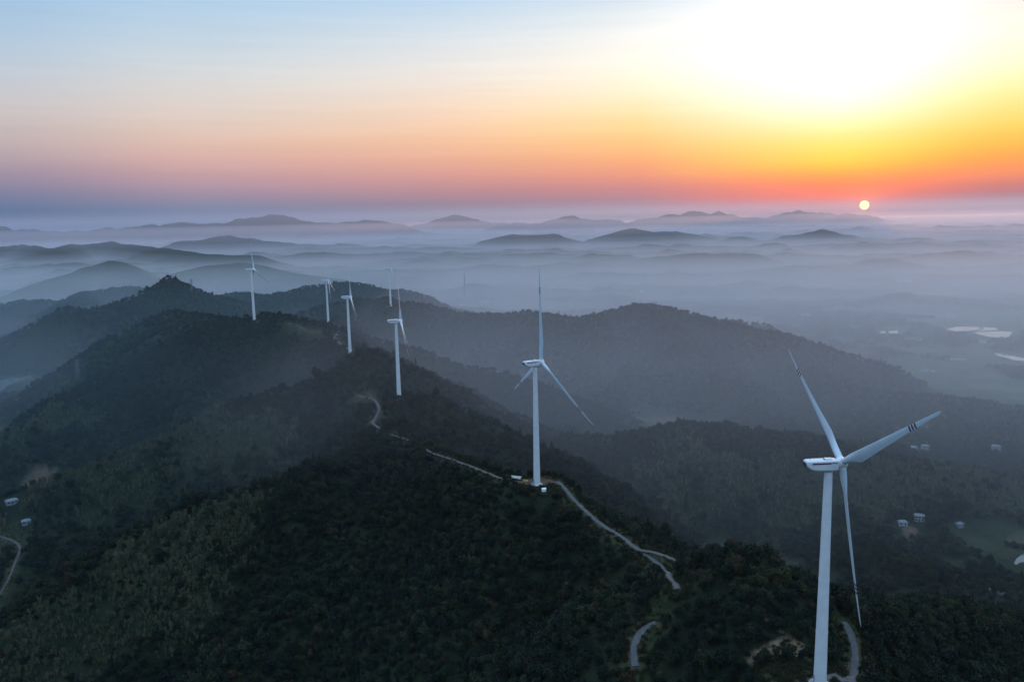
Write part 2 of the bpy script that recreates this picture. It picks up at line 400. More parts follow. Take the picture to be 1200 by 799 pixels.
def h_ridges(x, y):
    d = np.hypot(x, y)
    far = np.clip((d - 2600) / 3500, 0, 1)
    base = FLOOR + 5 * fbm(x, y, 260, 3, 11)
    low = ridged(x * .75, y * 1.5, 1150, 5, 23)
    low3 = np.clip(ridged(x * .8, y * 1.6, 700, 4, 27) - .1, 0, 1) * 46 * np.clip((d - 2500) / 900, 0, 1) * np.clip(1 - (d - 7000) / 4000, 0, 1)
    low2 = ridged(x + 900, y * 1.3, 3600, 4, 29)
    base = base + far * np.clip(low - .02, 0, 1) * 66 * (1 - .65 * np.clip((d - 7000) / 4000, 0, 1)) + np.clip((d - 6000) / 5000, 0, 1) * np.clip(low2 - .05, 0, 1) * 34
    lowh = np.clip((d - 1500) / 1500, 0, 1) * (1 - far) * np.clip(ridged(x, y, 620, 3, 41) - .25, 0, 1) * 42
    base = base + lowh + low3
    wob1 = fbm(x, y, 170, 3, 3)
    wob2 = fbm(x, y, 75, 3, 5)
    wobf = fbm(x, y, 900, 4, 7)
    out = base.copy()
    crest = np.full(x.shape, 1e9)
    for P_, sl, r0, wob in RIDGES:
        zt = P_[:, 2].max()
        reach = (zt - FLOOR) / sl * 1.7 + r0 * 2 + 60
        m = (x > P_[:, 0].min() - reach) & (x < P_[:, 0].max() + reach) & (y > P_[:, 1].min() - reach) & (y < P_[:, 1].max() + reach)
        if not m.any():
            continue
        xx = x[m]; yy = y[m]
        best = np.full(xx.shape, -1e9); bd = np.full(xx.shape, 1e9)
        farr = np.median(np.hypot(P_[:, 0], P_[:, 1])) > 3500
        wn = wobf[m] if farr else (wob1[m] * .65 + wob2[m] * .35)
        for a, b in zip(P_[:-1], P_[1:]):
            ab = b - a
            L2 = ab[0] ** 2 + ab[1] ** 2 + 1e-9
            t = np.clip(((xx - a[0]) * ab[0] + (yy - a[1]) * ab[1]) / L2, 0, 1)
            dist = np.hypot(xx - a[0] - t * ab[0], yy - a[1] - t * ab[1])
            de = dist * (1 + wob * 1.6 * wn)
            v = a[2] + t * ab[2] - sl * (np.sqrt(de * de + r0 * r0) - r0)
            best = np.maximum(best, v)
            bd = np.minimum(bd, dist)
        k = 4 + min(r0, 40) * .22
        out[m] = smax(best, out[m], k)
        crest[m] = np.minimum(crest[m], bd)
    # gullies and knolls, silent on the crests themselves and on the valley floor
    up = np.clip((out - FLOOR) / 40, 0, 1)
    cm = np.clip((crest - 10) / 70, 0, 1)
    # carved downwards only, so the crests keep their height
    out = out + up * (cm * (np.minimum(ridged(x, y, 150, 4, 61) * 15 - 9, 2) + np.minimum(ridged(x, y, 300, 3, 62) * 22 - 14, 2) + fbm(x, y, 60, 3, 63) * 3) * np.clip(1 - (d - 3000) / 3000, 0, 1)
                      + 1.1 * fbm(x, y, 24, 2, 65))
    farw = np.clip((d - 3500) / 2500, 0, 1)
    out = out + up * farw * (fbm(x, y, 260, 4, 71) * 20 + np.clip((d - 8000) / 5000, 0, 1) * fbm(x, y, 800, 5, 74, .62) * 120 + np.clip((d - 9000) / 5000, 0, 1) * ridged(x, y, 900, 4, 73) * 22 * np.clip(1 - crest / 2500, .3, 1))
    out = out + up * np.clip(crest / 300, 0, 1) * np.clip((d - 3500) / 2500, 0, 1) * np.minimum(ridged(x, y, 800, 4, 67) * 40 - 18, 0)
    return out

def h_mid(x, y):
    """ridges plus the levelled pads of the machines"""
    z = h_ridges(x, y)
    for (b, yaw, ph), rad in zip(TURB, (15, 17, 9, 8, 10, 10, 10)):
        dd = np.hypot(x - b[0], y - b[1])
        w = np.clip(1 - (dd - rad) / 14, 0, 1)
        w = w * w * (3 - 2 * w)
        z = z * (1 - w) + (b[2] - .05) * w
    return z

def cast(px, py, hf=None, d0=60, d1=6000):
    """where the line of sight of a spot of the photograph meets the ground"""
    hf = hf or h_mid
    d = ray(px, py)
    t = np.geomspace(d0, d1, 1500)
    X, Y, Z = d[0] * t, d[1] * t, d[2] * t
    g = hf(X, Y)
    i = int(np.argmax(g > Z))
    if g[i] <= Z[i]:
        i = len(t) - 1
    a, b = t[max(i - 1, 0)], t[i]
    t = np.linspace(a, b, 40)
    g = hf(d[0] * t, d[1] * t)
    i = int(np.argmax(g > d[2] * t))
    return np.array([d[0] * t[i], d[1] * t[i], g[i]])

# roads: strips of concrete along the crest, points read off the photograph
ROADS_PX = {
    'crest': [(653.6, 563.9), (663, 570.7), (670, 582.6), (681, 595), (695, 606), (708.6, 617), (725, 626.6), (741.7, 639), (755.4, 648.6), (766.4, 656.9), (777.5, 668), (785.7, 679), (794, 692)],
    'lower': [(745, 783), (743, 771), (743, 758), (748, 745), (757, 734), (768, 726)],
    'branch': [(750, 645), (760, 645.5), (769, 647.5), (785.7, 654), (799.5, 659.6), (813, 664)],
    'west': [(612, 560), (600, 560.5), (587.5, 560), (573.8, 555), (560, 549.5), (545, 544), (530, 539), (512, 532.5), (496, 525), (481.3, 517), (469.4, 513), (458.7, 509)],
    'loop': [(447, 503), (437, 497), (441, 488), (444.4, 478.5), (440, 471), (431.4, 466), (419.5, 463)],
    'machine': [(962, 797), (978, 791), (997, 794), (1001, 780), (1001.5, 766), (999, 751), (994.6, 738), (988, 725)],
    'spur': [(997, 794), (1001, 803), (1004, 815)],
    'far': [(414, 412), (405, 406.5), (396, 400.5), (391.5, 395), (396, 390.5), (404, 388.5)],
    'far crest': [(334, 377.5), (342, 379), (349, 381.5), (357, 386), (366, 388), (376, 388.5)],
    'valley': [(-14, 624), (0, 627.8), (9, 631), (21, 637), (23, 646), (16, 662.7), (11, 675), (4.5, 688.6), (-6, 704)],
}
ROAD_W = {'crest': 3.0, 'lower': 3.2, 'branch': 2.7, 'west': 2.6, 'loop': 3.0, 'machine': 3.2, 'spur': 3.2, 'far': 3.4, 'far crest': 3.2, 'valley': 2.2}

def resample(p, step):
    p = np.array(p)
    # Catmull-Rom through the points
    q = np.vstack([2 * p[0] - p[1], p, 2 * p[-1] - p[-2]])
    out = []
    for i in range(1, len(q) - 2):
        n = max(2, int(np.linalg.norm(q[i + 1] - q[i]) / step))
        for t in np.linspace(0, 1, n, endpoint=False):
            out.append(0.5 * ((2 * q[i]) + (-q[i - 1] + q[i + 1]) * t + (2 * q[i - 1] - 5 * q[i] + 4 * q[i + 1] - q[i + 2]) * t * t
                              + (-q[i - 1] + 3 * q[i] - 3 * q[i + 1] + q[i + 2]) * t ** 3))
    out.append(q[-2])
    return np.array(out)

ROADS = {}
for k_, pts in ROADS_PX.items():
    if k_ == 'branch':      # runs just behind the crest: distances given, the ground is cut to it
        w_ = [at_y(px, py, d_) for (px, py), d_ in zip(pts, (433, 430, 426, 416, 406, 398))]
    else:
        w_ = [cast(px, py) for px, py in pts]
    r_ = resample(w_, 3.0)
    z_ = r_[:, 2] if k_ == 'branch' else h_mid(r_[:, 0], r_[:, 1])
    kern = np.hanning(13); kern /= kern.sum()
    zp = np.pad(z_, 6, mode='edge')
    r_[:, 2] = np.convolve(zp, kern, mode='valid')
    ROADS[k_] = r_

def road_field(x, y, reach=18.0):
    """distance to the nearest road centre line and that road's height there"""
    dist = np.full(x.shape, 1e9); zz = np.zeros(x.shape); wd = np.full(x.shape, 3.6)
    for k_, r_ in ROADS.items():
        m = (x > r_[:, 0].min() - reach) & (x < r_[:, 0].max() + reach) & (y > r_[:, 1].min() - reach) & (y < r_[:, 1].max() + reach)
        if not m.any():
            continue
        idx = np.nonzero(m.ravel())[0]
        xx = x.ravel()[idx]; yy = y.ravel()[idx]
        bd = np.full(xx.shape, 1e9); bz = np.zeros(xx.shape)
        for a, b in zip(r_[:-1], r_[1:]):
            ab = b - a
            t = np.clip(((xx - a[0]) * ab[0] + (yy - a[1]) * ab[1]) / (ab[0] ** 2 + ab[1] ** 2 + 1e-9), 0, 1)
            dd = np.hypot(xx - a[0] - t * ab[0], yy - a[1] - t * ab[1])
            c = dd < bd
            bd[c] = dd[c]; bz[c] = (a[2] + t * ab[2])[c]
        fd = dist.ravel(); fz = zz.ravel(); fw_ = wd.ravel()
        c = bd < fd[idx]
        fd[idx[c]] = bd[c]; fz[idx[c]] = bz[c]; fw_[idx[c]] = ROAD_W[k_]
        dist = fd.reshape(x.shape); zz = fz.reshape(x.shape); wd = fw_.reshape(x.shape)
    return dist, zz, wd

def height(x, y, want_road=False):
    z = h_mid(x, y)
    rd, rz, rw = road_field(x, y)
    w = np.clip(1 - (rd - rw * .5 - 1.2) / 7.0, 0, 1)
    w = w * w * (3 - 2 * w)
    z = z * (1 - w) + (rz - 0.30) * w
    for poly, pz in zip(POND_W, POND_Z):
        c = poly.mean(0); rad = np.hypot(*(poly - c).T).max()
        u = -c / np.hypot(*c)
        L_, fo = (190.0, 70.0) if np.hypot(*c) > 1200 else (60.0, 25.0)
        m = np.hypot(x - c[0] - u[0] * L_ * .5, y - c[1] - u[1] * L_ * .5) < L_ * .5 + rad + fo + 5
        if m.any():
            t_ = np.clip((x[m] - c[0]) * u[0] + (y[m] - c[1]) * u[1], 0, L_)
            dd = np.hypot(x[m] - c[0] - u[0] * t_, y[m] - c[1] - u[1] * t_)
            s_ = np.clip(1 - (dd - rad * .9) / fo, 0, 1)
            s_ = s_ * s_ * (3 - 2 * s_)
            z[m] = z[m] * (1 - s_) + np.minimum(z[m], pz + 1.0 + t_ * .012) * s_
        m = np.hypot(x - c[0], y - c[1]) < rad * 1.6 + 20
        if m.any():
            ins = in_poly(x, y, poly) & m
            # the shore sinks towards the water, the bed lies below it
            edge = np.full(x.shape, 1e9)
            idx = np.nonzero(m)
            xx, yy = x[idx], y[idx]
            e = np.full(xx.shape, 1e9)
            for a, b in zip(poly, np.roll(poly, -1, 0)):
                ab = b - a
                t = np.clip(((xx - a[0]) * ab[0] + (yy - a[1]) * ab[1]) / (ab @ ab + 1e-9), 0, 1)
                e = np.minimum(e, np.hypot(xx - a[0] - t * ab[0], yy - a[1] - t * ab[1]))
            edge[idx] = e
            s = np.clip(1 - edge / (12 + rad * .12), 0, 1)
            z = np.where(m & ~ins, z * (1 - s) + np.minimum(z, pz + .8 + edge * .05) * s, z)
            z = np.where(ins, pz - 1.2, z)
    if want_road:
        return z, rd - rw * .5
    return z

# ------------------------------------------------------------------ materials
def new_mat(name):
    m = bpy.data.materials.new(name)
    m.use_nodes = True
    t = m.node_tree
    b = t.nodes['Principled BSDF']
    return m, t, b

def simple_mat(name, col, rough=0.6, metal=0.0, noise=0.0, nscale=1.0, spec=0.5, dirt=None):
    m, t, b = new_mat(name)
    b.inputs['Roughness'].default_value = rough
    b.inputs['Metallic'].default_value = metal
    b.inputs['Specular IOR Level'].default_value = spec
    if noise:
        c = N(t, 'ShaderNodeTexCoord')
        n = N(t, 'ShaderNodeTexNoise')
        n.inputs['Scale'].default_value = nscale
        n.inputs['Detail'].default_value = 6
        t.links.new(c.outputs['Object'], n.inputs['Vector'])
        lo = tuple(v * (1 - noise) for v in col) if dirt is None else dirt
        o = ramp_n(t, n.outputs[0], [(.3, lo), (.62, col)])
        t.links.new(o, b.inputs['Base Color'])
    else:
        b.inputs['Base Color'].default_value = (*col, 1)
    return m

def tag(o, label=None, cat=None, group=None, kind=None):
    if label: o['label'] = label
    if cat: o['category'] = cat
    if group: o['group'] = group
    if kind: o['kind'] = kind
    return o

def link(name, mesh, parent=None, loc=None, mat=None):
    o = bpy.data.objects.new(name, mesh)
    COL.objects.link(o)
    if parent is not None:
        o.parent = parent
    if loc is not None:
        o.location = loc
    if mat is not None:
        mesh.materials.append(mat)
    return o

def mesh_np(name, verts, faces, smooth=False):
    """verts (n,3) array, faces (m,k) array of one size"""
    me = bpy.data.meshes.new(name)
    verts = np.asarray(verts, np.float32); faces = np.asarray(faces, np.int32)
    n, k = faces.shape
    me.vertices.add(len(verts)); me.vertices.foreach_set('co', verts.ravel())
    me.loops.add(n * k); me.loops.foreach_set('vertex_index', faces.ravel())
    me.polygons.add(n)
    me.polygons.foreach_set('loop_start', np.arange(n, dtype=np.int32) * k)
    me.polygons.foreach_set('loop_total', np.full(n, k, np.int32))
    if smooth:
        me.polygons.foreach_set('use_smooth', np.ones(n, bool))
    me.update(calc_edges=True)
    return me

def bm_mesh(bm, name, smooth=False):
    me = bpy.data.meshes.new(name)
    bm.normal_update()
    bm.to_mesh(me); bm.free()
    if smooth:
        for p in me.polygons: p.use_smooth = True
        me.set_sharp_from_angle(angle=R(28))
    return me

def add_box(bm, x0, x1, y0, y1, z0, z1, bevel=0.0, taper=None):
    vs = [bm.verts.new(v) for v in ((x0, y0, z0), (x1, y0, z0), (x1, y1, z0), (x0, y1, z0), (x0, y0, z1), (x1, y0, z1), (x1, y1, z1), (x0, y1, z1))]
    fs = [bm.faces.new([vs[i] for i in q]) for q in ((0, 3, 2, 1), (4, 5, 6, 7), (0, 1, 5, 4), (1, 2, 6, 5), (2, 3, 7, 6), (3, 0, 4, 7))]
    if bevel:
        es = list({e for f in fs for e in f.edges})
        bmesh.ops.bevel(bm, geom=es, offset=bevel, segments=2, profile=0.6, affect='EDGES')
    return vs

def add_lathe(bm, prof, seg=32, cap=True, axis='Z', origin=(0, 0, 0)):
    rings = []
    for r, z in prof:
        ring = []
        for i in range(seg):
            a = 2 * math.pi * i / seg
            if axis == 'Z':
                p = (r * math.cos(a), r * math.sin(a), z)
            else:
                p = (r * math.cos(a), z, r * math.sin(a))
            ring.append(bm.verts.new((p[0] + origin[0], p[1] + origin[1], p[2] + origin[2])))
        rings.append(ring)
    for a, b in zip(rings[:-1], rings[1:]):
        for i in range(seg):
            j = (i + 1) % seg
            q = [a[i], a[j], b[j], b[i]]
            if axis != 'Z': q.reverse()
            bm.faces.new(q)
    if cap:
        bm.faces.new(rings[0][::-1] if axis == 'Z' else rings[0])
        bm.faces.new(rings[-1] if axis == 'Z' else rings[-1][::-1])
    return rings

def add_bar(bm, p, q, w=0.1, seg=6):
    p = Vector(p); q = Vector(q)
    d = (q - p)
    L = d.length
    m = Matrix.Translation((p + q) / 2) @ d.to_track_quat('Z', 'Y').to_matrix().to_4x4()
    bmesh.ops.create_cone(bm, cap_ends=True, segments=seg, radius1=w / 2, radius2=w / 2, depth=L, matrix=m)

# ------------------------------------------------------------------ the ground
a_f = np.linspace(-.80, .80, 1240)
a_c = np.linspace(.80, 2 * math.pi - .80, 90)[1:-1]
AZ = np.concatenate([a_f, a_c])
RR = np.concatenate([[1, 20, 40, 60, 78], np.geomspace(90, 800, 420)[0:], np.geomspace(805, 30000, 520), np.array([30600.0])])
A2, R2 = np.meshgrid(AZ, RR)
GX, GY = R2 * np.sin(A2), R2 * np.cos(A2)
GZ, GROAD = height(GX, GY, True)
nr, na = GZ.shape
verts = np.stack([GX.ravel(), GY.ravel(), GZ.ravel() + CAMZ], 1)
ii = np.arange(nr - 1)[:, None] * na
jj = np.arange(na)[None, :]
j2 = (jj + 1) % na
quads = np.stack([(ii + jj), (ii + j2), (ii + na + j2), (ii + na + jj)], -1).reshape(-1, 4)
quads = quads[:, ::-1]
gme = mesh_np('ground', verts, quads, smooth=True)

# what covers the ground: trodden or bare soil beside roads and pads, straw on the cut bank, fields on the valley floor
def spot(px, py, rx, ry, rot=0.0):
    c = cast(px, py)
    return (c[0], c[1], rx, ry, rot)
BARE = [(TURB[1][0][0] - 2, TURB[1][0][1] + 6, 17, 9), (TURB[0][0][0], TURB[0][0][1], 14, 11), (TURB[2][0][0], TURB[2][0][1], 8, 7), (TURB[3][0][0], TURB[3][0][1], 7, 7),
        (TURB[4][0][0], TURB[4][0][1], 11, 9), (TURB[5][0][0], TURB[5][0][1], 11, 9), (TURB[6][0][0], TURB[6][0][1], 10, 9)]
BARE += [spot(45, 566, 26, 16)[:4], spot(1066, 622, 9, 9)[:4], spot(770, 493, 40, 10)[:4], spot(50, 398, 60, 9)[:4], spot(313 * .0 + 430, 462, 4, 4)[:4], spot(434, 462, 3, 3)[:4],
         spot(1078, 535, 26, 10)[:4], spot(1018, 634, 16, 6)[:4], spot(1076, 500, 40, 9)[:4]]
STRAW = [spot(925, 761, 15, 5)[:4], spot(985, 763, 8, 4)[:4], spot(900, 768, 8, 4)[:4]]
bare = np.zeros(GX.shape); straw = np.zeros(GX.shape)
fine_noise = fbm(GX, GY, 6.5, 3, 91)
for cx, cy_, rx, ry in BARE:
    m = np.hypot(GX - cx, GY - cy_) < max(rx, ry) * 2
    q = np.hypot((GX[m] - cx) / rx, (GY[m] - cy_) / ry) + fine_noise[m] * .45
    bare[m] = np.maximum(bare[m], np.clip((1.05 - q) * 4, 0, 1))
for cx, cy_, rx, ry in STRAW:
    m = np.hypot(GX - cx, GY - cy_) < max(rx, ry) * 2.5
    q = np.hypot((GX[m] - cx) / rx, (GY[m] - cy_) / ry) + fine_noise[m] * .7
    straw[m] = np.maximum(straw[m], np.clip((1.05 - q) * 4, 0, 1))
verge = np.clip(1 - (GROAD - .2 + fine_noise * 1.6) / 1.6, 0, 1)
bare = np.maximum(bare, verge * .5)
grass = np.clip(1 - (GROAD - 3 + fine_noise * 4) / 9, 0, 1)
field = np.clip((FLOOR + 9 - GZ) / 8, 0, 1) * np.clip(fbm(GX, GY, 230, 3, 77) * 3 + .35, 0, 1)
for nm, arr in (('bare', bare), ('straw', straw), ('grass', grass), ('field', field)):
    at = gme.attributes.new(nm, 'FLOAT', 'POINT')
    at.data.foreach_set('value', arr.ravel().astype(np.float32))
gm, t, b = new_mat('ground_cover')
geo = N(t, 'ShaderNodeNewGeometry')
n1 = N(t, 'ShaderNodeTexNoise'); n1.inputs['Scale'].default_value = 0.012; n1.inputs['Detail'].default_value = 8
n2 = N(t, 'ShaderNodeTexNoise'); n2.inputs['Scale'].default_value = 0.35; n2.inputs['Detail'].default_value = 6
n3 = N(t, 'ShaderNodeTexNoise'); n3.inputs['Scale'].default_value = 0.05; n3.inputs['Detail'].default_value = 10; n3.inputs['Roughness'].default_value = .72
for n in (n1, n2, n3):
    t.links.new(geo.outputs['Position'], n.inputs['Vector'])
wood = ramp_n(t, n1.outputs[0], [(.3, (.006, .012, .007)), (.5, (.011, .019, .009)), (.7, (.022, .026, .013))])
wood = mix_n(t, ramp_n(t, n3.outputs[0], [(.35, (0, 0, 0)), (.65, (1, 1, 1))]), wood, (.020, .027, .014))
gr = ramp_n(t, n2.outputs[0], [(.35, (.022, .032, .014)), (.6, (.050, .054, .024))])
vo = N(t, 'ShaderNodeTexVoronoi'); vo.inputs['Scale'].default_value = 0.016
t.links.new(geo.outputs['Position'], vo.inputs['Vector'])
sx = N(t, 'ShaderNodeSeparateColor'); t.links.new(vo.outputs['Color'], sx.inputs[0])
fl = ramp_n(t, sx.outputs[0], [(0, (.028, .042, .020)), (.35, (.050, .060, .030)), (.6, (.085, .080, .050)), (.85, (.035, .048, .024)), (1, (.07, .066, .045))], 'CONSTANT')
soil = ramp_n(t, n2.outputs[0], [(.3, (.065, .042, .028)), (.65, (.13, .085, .060))])
strw = ramp_n(t, n2.outputs[0], [(.35, (.075, .052, .03)), (.6, (.20, .145, .09))])
def attr(nm):
    a = N(t, 'ShaderNodeAttribute'); a.attribute_name = nm
    return a.outputs['Fac']
c = mix_n(t, attr('field'), wood, fl)
c = mix_n(t, attr('grass'), c, gr)
c = mix_n(t, attr('bare'), c, soil)
c = mix_n(t, attr('straw'), c, strw)
t.links.new(c, b.inputs['Base Color'])
b.inputs['Roughness'].default_value = 0.95
b.inputs['Specular IOR Level'].default_value = 0.1
bp = N(t, 'ShaderNodeBump'); bp.inputs['Strength'].default_value = 1.0; bp.inputs['Distance'].default_value = 6.0
nb = N(t, 'ShaderNodeTexNoise'); nb.inputs['Scale'].default_value = 0.07; nb.inputs['Detail'].default_value = 7; nb.inputs['Roughness'].default_value = .65
t.links.new(geo.outputs['Position'], nb.inputs['Vector'])
t.links.new(nb.outputs[0], bp.inputs['Height'])
t.links.new(bp.outputs[0], b.inputs['Normal'])
ground = link('ground', gme, mat=gm)
tag(ground, 'wooded hills and valley floor reaching to the hazy horizon', 'ground', kind='structure')

# ------------------------------------------------------------------ haze and the mist lying in the valleys
def vol_box(name, x0, half, y0, y1, z0, z1, dens, col, aniso, label):
    bm = bmesh.new()
    add_box(bm, x0, half, y0, y1, z0 + CAMZ, z1 + CAMZ)
    m = bpy.data.materials.new(name)
    m.use_nodes = True
    t = m.node_tree
    t.nodes.clear()
    pv = N(t, 'ShaderNodeVolumePrincipled')
    pv.inputs['Density'].default_value = dens
    pv.inputs['Color'].default_value = (*col, 1)
    pv.inputs['Anisotropy'].default_value = aniso
    o_ = N(t, 'ShaderNodeOutputMaterial')
    t.links.new(pv.outputs[0], o_.inputs['Volume'])
    m.cycles.homogeneous_volume = True
    o = link(name, bm_mesh(bm, name), mat=m)
    tag(o, label, name.split('_')[-1], kind='stuff')
    return o
HC = (1.0, .955, .955)
HB = (.86, .90, .98)
HL = (.90, .79, .84)
HAZE = [('haze', -31000, 31000, -31000, 31000, -480, 136, 0.000015, (.60, .72, .85), .45, 'thin blue morning haze filling the air over the hills'),
        ('mist', -30900, -250, 600, 3300, -472, -112, 0.00012, (.60, .86, 1.0), .45, 'thin blue mist over the spurs on the left'),
        ('mist', -240, 30900, 560, 3300, -470, -105, 0.00020, HB, .45, 'pale bluish mist hanging about the ridge and the dark hill'),
        ('mist', -330, 30800, 740, 3900, -460, -178, 0.00022, HC, .45, 'pale morning mist lying between the farther hills'),
        ('mist', -30800, -340, 2500, 3950, -462, -175, 0.00022, HC, .45, 'pale morning mist behind the pointed hill on the left'),
        ('mist', -30700, 30700, 1210, 30700, -450, -232, 0.00018, (.99, .91, .92), .45, 'pale mist filling the hollows out to the far ranges'),
        ('mist', -30600, 30600, 2300, 30610, -440, -280, 0.00030, HL, .45, 'dense low mist lying on the wide valley floor'),
        ('mist', -30500, 30500, 5200, 15300, -430, -50, 0.000055, HL, .45, 'thin bluish mist over the far ranges'),
        ('mist', -30400, 30400, 6500, 14400, -420, 124, 0.000055, (.52, .56, .70), .45, 'dusky blue air before the farthest range')]
for a_ in HAZE:
    vol_box(*a_)

# ------------------------------------------------------------------ ponds
wm, t, b = new_mat('still_water')
b.inputs['Base Color'].default_value = (.10, .11, .10, 1)
b.inputs['Roughness'].default_value = 0.06
b.inputs['IOR'].default_value = 1.33
nn = N(t, 'ShaderNodeTexNoise'); nn.inputs['Scale'].default_value = .5
gg = N(t, 'ShaderNodeNewGeometry'); t.links.new(gg.outputs['Position'], nn.inputs['Vector'])
bp = N(t, 'ShaderNodeBump'); bp.inputs['Strength'].default_value = .05; bp.inputs['Distance'].default_value = .05
t.links.new(nn.outputs[0], bp.inputs['Height']); t.links.new(bp.outputs[0], b.inputs['Normal'])
for i, (poly, pz) in enumerate(zip(POND_W, POND_Z)):
    bm = bmesh.new()
    pp = resample([(x, y, 0) for x, y in list(poly)], 12)
    vs = [bm.verts.new((x, y, pz + .4 + CAMZ)) for x, y in poly]
    f = bm.faces.new(vs)
    bm.normal_update()
    if f.normal.z < 0: f.normal_flip()
    o = link('water', bm_mesh(bm, 'water'), mat=wm)
    tag(o, 'still pond water shining on the valley floor', 'water', kind='structure')

# ------------------------------------------------------------------ roads
rm, t, b = new_mat('worn_concrete_road')
gg = N(t, 'ShaderNodeNewGeometry')
nn = N(t, 'ShaderNodeTexNoise'); nn.inputs['Scale'].default_value = .6; nn.inputs['Detail'].default_value = 8; nn.inputs['Roughness'].default_value = .7
t.links.new(gg.outputs['Position'], nn.inputs['Vector'])
uv = N(t, 'ShaderNodeAttribute'); uv.attribute_name = 'along'
jt = math_n(t, 'LESS_THAN', math_n(t, 'MODULO', uv.outputs['Fac'], 5.0), .12)
c = ramp_n(t, nn.outputs[0], [(.3, (.045, .043, .040)), (.5, (.075, .071, .067)), (.7, (.115, .108, .10))])
c = mix_n(t, jt, c, (.05, .048, .045))
t.links.new(c, b.inputs['Base Color'])
b.inputs['Roughness'].default_value = .85
for k_, r_ in ROADS.items():
    w = ROAD_W[k_] / 2
    T_ = np.gradient(r_[:, :2], axis=0)
    T_ /= np.linalg.norm(T_, axis=1)[:, None] + 1e-9
    Nn = np.stack([T_[:, 1], -T_[:, 0]], 1)
    cols = [(-w, -.5), (-w, 0), (-w * .5, .03), (0, .05), (w * .5, .03), (w, 0), (w, -.5)]
    wide = 1 + .10 * nz2(r_[:, 0] / 9, r_[:, 1] / 9, 31)
    V = np.concatenate([np.stack([r_[:, 0] + Nn[:, 0] * o_ * wide, r_[:, 1] + Nn[:, 1] * o_ * wide, r_[:, 2] + dz + .06 + CAMZ], 1)[:, None] for o_, dz in cols], 1)
    n_, m_ = V.shape[:2]
    q = [(i * m_ + j, i * m_ + j + 1, (i + 1) * m_ + j + 1, (i + 1) * m_ + j) for i in range(n_ - 1) for j in range(m_ - 1)]
    me = mesh_np('road', V.reshape(-1, 3), np.array(q)[:, ::-1])
    L = np.concatenate([[0], np.cumsum(np.linalg.norm(np.diff(r_[:, :2], axis=0), axis=1))])
    a_ = me.attributes.new('along', 'FLOAT', 'POINT')
    a_.data.foreach_set('value', np.repeat(L, m_).astype(np.float32))
    bmx = bmesh.new(); bmx.from_mesh(me); bmesh.ops.recalc_face_normals(bmx, faces=bmx.faces)
    up_ = sum(f.normal.z for f in bmx.faces)
    if up_ < 0: bmesh.ops.reverse_faces(bmx, faces=bmx.faces)
    bmx.to_mesh(me); bmx.free()
    o = link('road', me, mat=rm)
    tag(o, 'narrow pale concrete track along the hills', 'road', kind='structure')
# concrete apron beside the second machine
bm = bmesh.new()
cs = [at_z(px, py, -171.98) for px, py in ((593.5, 559.2), (596, 556.8), (611.5, 558.4), (609.5, 561.4))]
vs = [bm.verts.new((p[0], p[1], CAMZ - 171.85)) for p in cs]
f = bm.faces.new(vs); bm.normal_update()
if f.normal.z < 0: f.normal_flip()
e = bmesh.ops.extrude_face_region(bm, geom=[f])
bmesh.ops.translate(bm, verts=[v for v in e['geom'] if isinstance(v, bmesh.types.BMVert)], vec=(0, 0, .12))
bmesh.ops.recalc_face_normals(bm, faces=bm.faces)
o = link('concrete_pavement', bm_mesh(bm, 'concrete_pavement'), mat=simple_mat('pale_concrete', (.36, .33, .30), .9, noise=.3, nscale=.8))
tag(o, 'pale concrete apron beside the track', 'pavement', kind='structure')

# ------------------------------------------------------------------ wind turbines
M_white = simple_mat('white_tower_paint', (.68, .675, .66), .42, noise=.10, nscale=.35)
M_blade = simple_mat('blade_gelcoat', (.52, .58, .61), .38, noise=.10, nscale=.12)
M_dark = simple_mat('band_dark', (.035, .010, .016), .5)
M_red = simple_mat('stripe_red', (.22, .008, .018), .45)
M_navy = simple_mat('stripe_navy', (.02, .03, .08), .45)
M_black = simple_mat('vent_black', (.012, .012, .014), .6)
M_grey = simple_mat('steel_grey', (.32, .34, .36), .5, metal=.3)
M_conc = simple_mat('footing_concrete', (.42, .39, .35), .9, noise=.35, nscale=.7)
HUB_H, OV, RB = 80.0, 4.55, 60.29
CONE = R(3.777); TILT = R(5)

def blade_sections():
    S_ = []
    L = RB
    for z in np.concatenate([np.linspace(1.0, 14, 12), np.linspace(16, 56, 17), np.linspace(57.5, L, 5)]):
        s = z / L
        if s < .05: ch, th = 2.3, 1.0
        else:
            u = min((s - .05) / .17, 1); u = u * u * (3 - 2 * u)
            cmax = 2.3 + (4.0 - 2.3) * u
            ch = cmax if s < .22 else 4.0 - (4.0 - .85) * ((s - .22) / .78) ** .82
            th = 1 - (1 - .26) * u if s < .22 else .26 - .12 * (s - .22) / .78
            if s > .955: ch *= max(.12, math.sqrt(max(0, 1 - ((s - .955) / .046) ** 2)))
        tw = R(13) * (1 - min(s / .75, 1)) ** 1.4 + R(2)
        bend = -1.2 * s * s + 1.3 * s ** 3
        S_.append((z, ch, th, tw, bend))
    return S_

def blade_ring(z, ch, th, tw, bend, grow=0.0, n=20):
    out = []
    rnd = max(0.0, min(1.0, (th - .26) / .74))
    for i in range(n):
        a = 2 * math.pi * i / n
        cx_ = math.cos(a)
        # blunt leading edge at -0.3 of the chord, sharp trailing edge at +0.7
        x = (-.5 + (.5 + .5 * cx_)) * ch + .2 * ch * (1 - rnd)
        k = math.sin(a) * (1 if rnd > .95 else (rnd + (1 - rnd) * (1 - (.5 + .5 * cx_)) ** .55))
        y = .5 * ch * th * k
        x *= 1; 
        if grow: x += grow * cx_; y += grow * math.sin(a)
        xr = x * math.cos(tw) - y * math.sin(tw)
        yr = x * math.sin(tw) + y * math.cos(tw)
        out.append((xr, yr + bend, z))
    return out

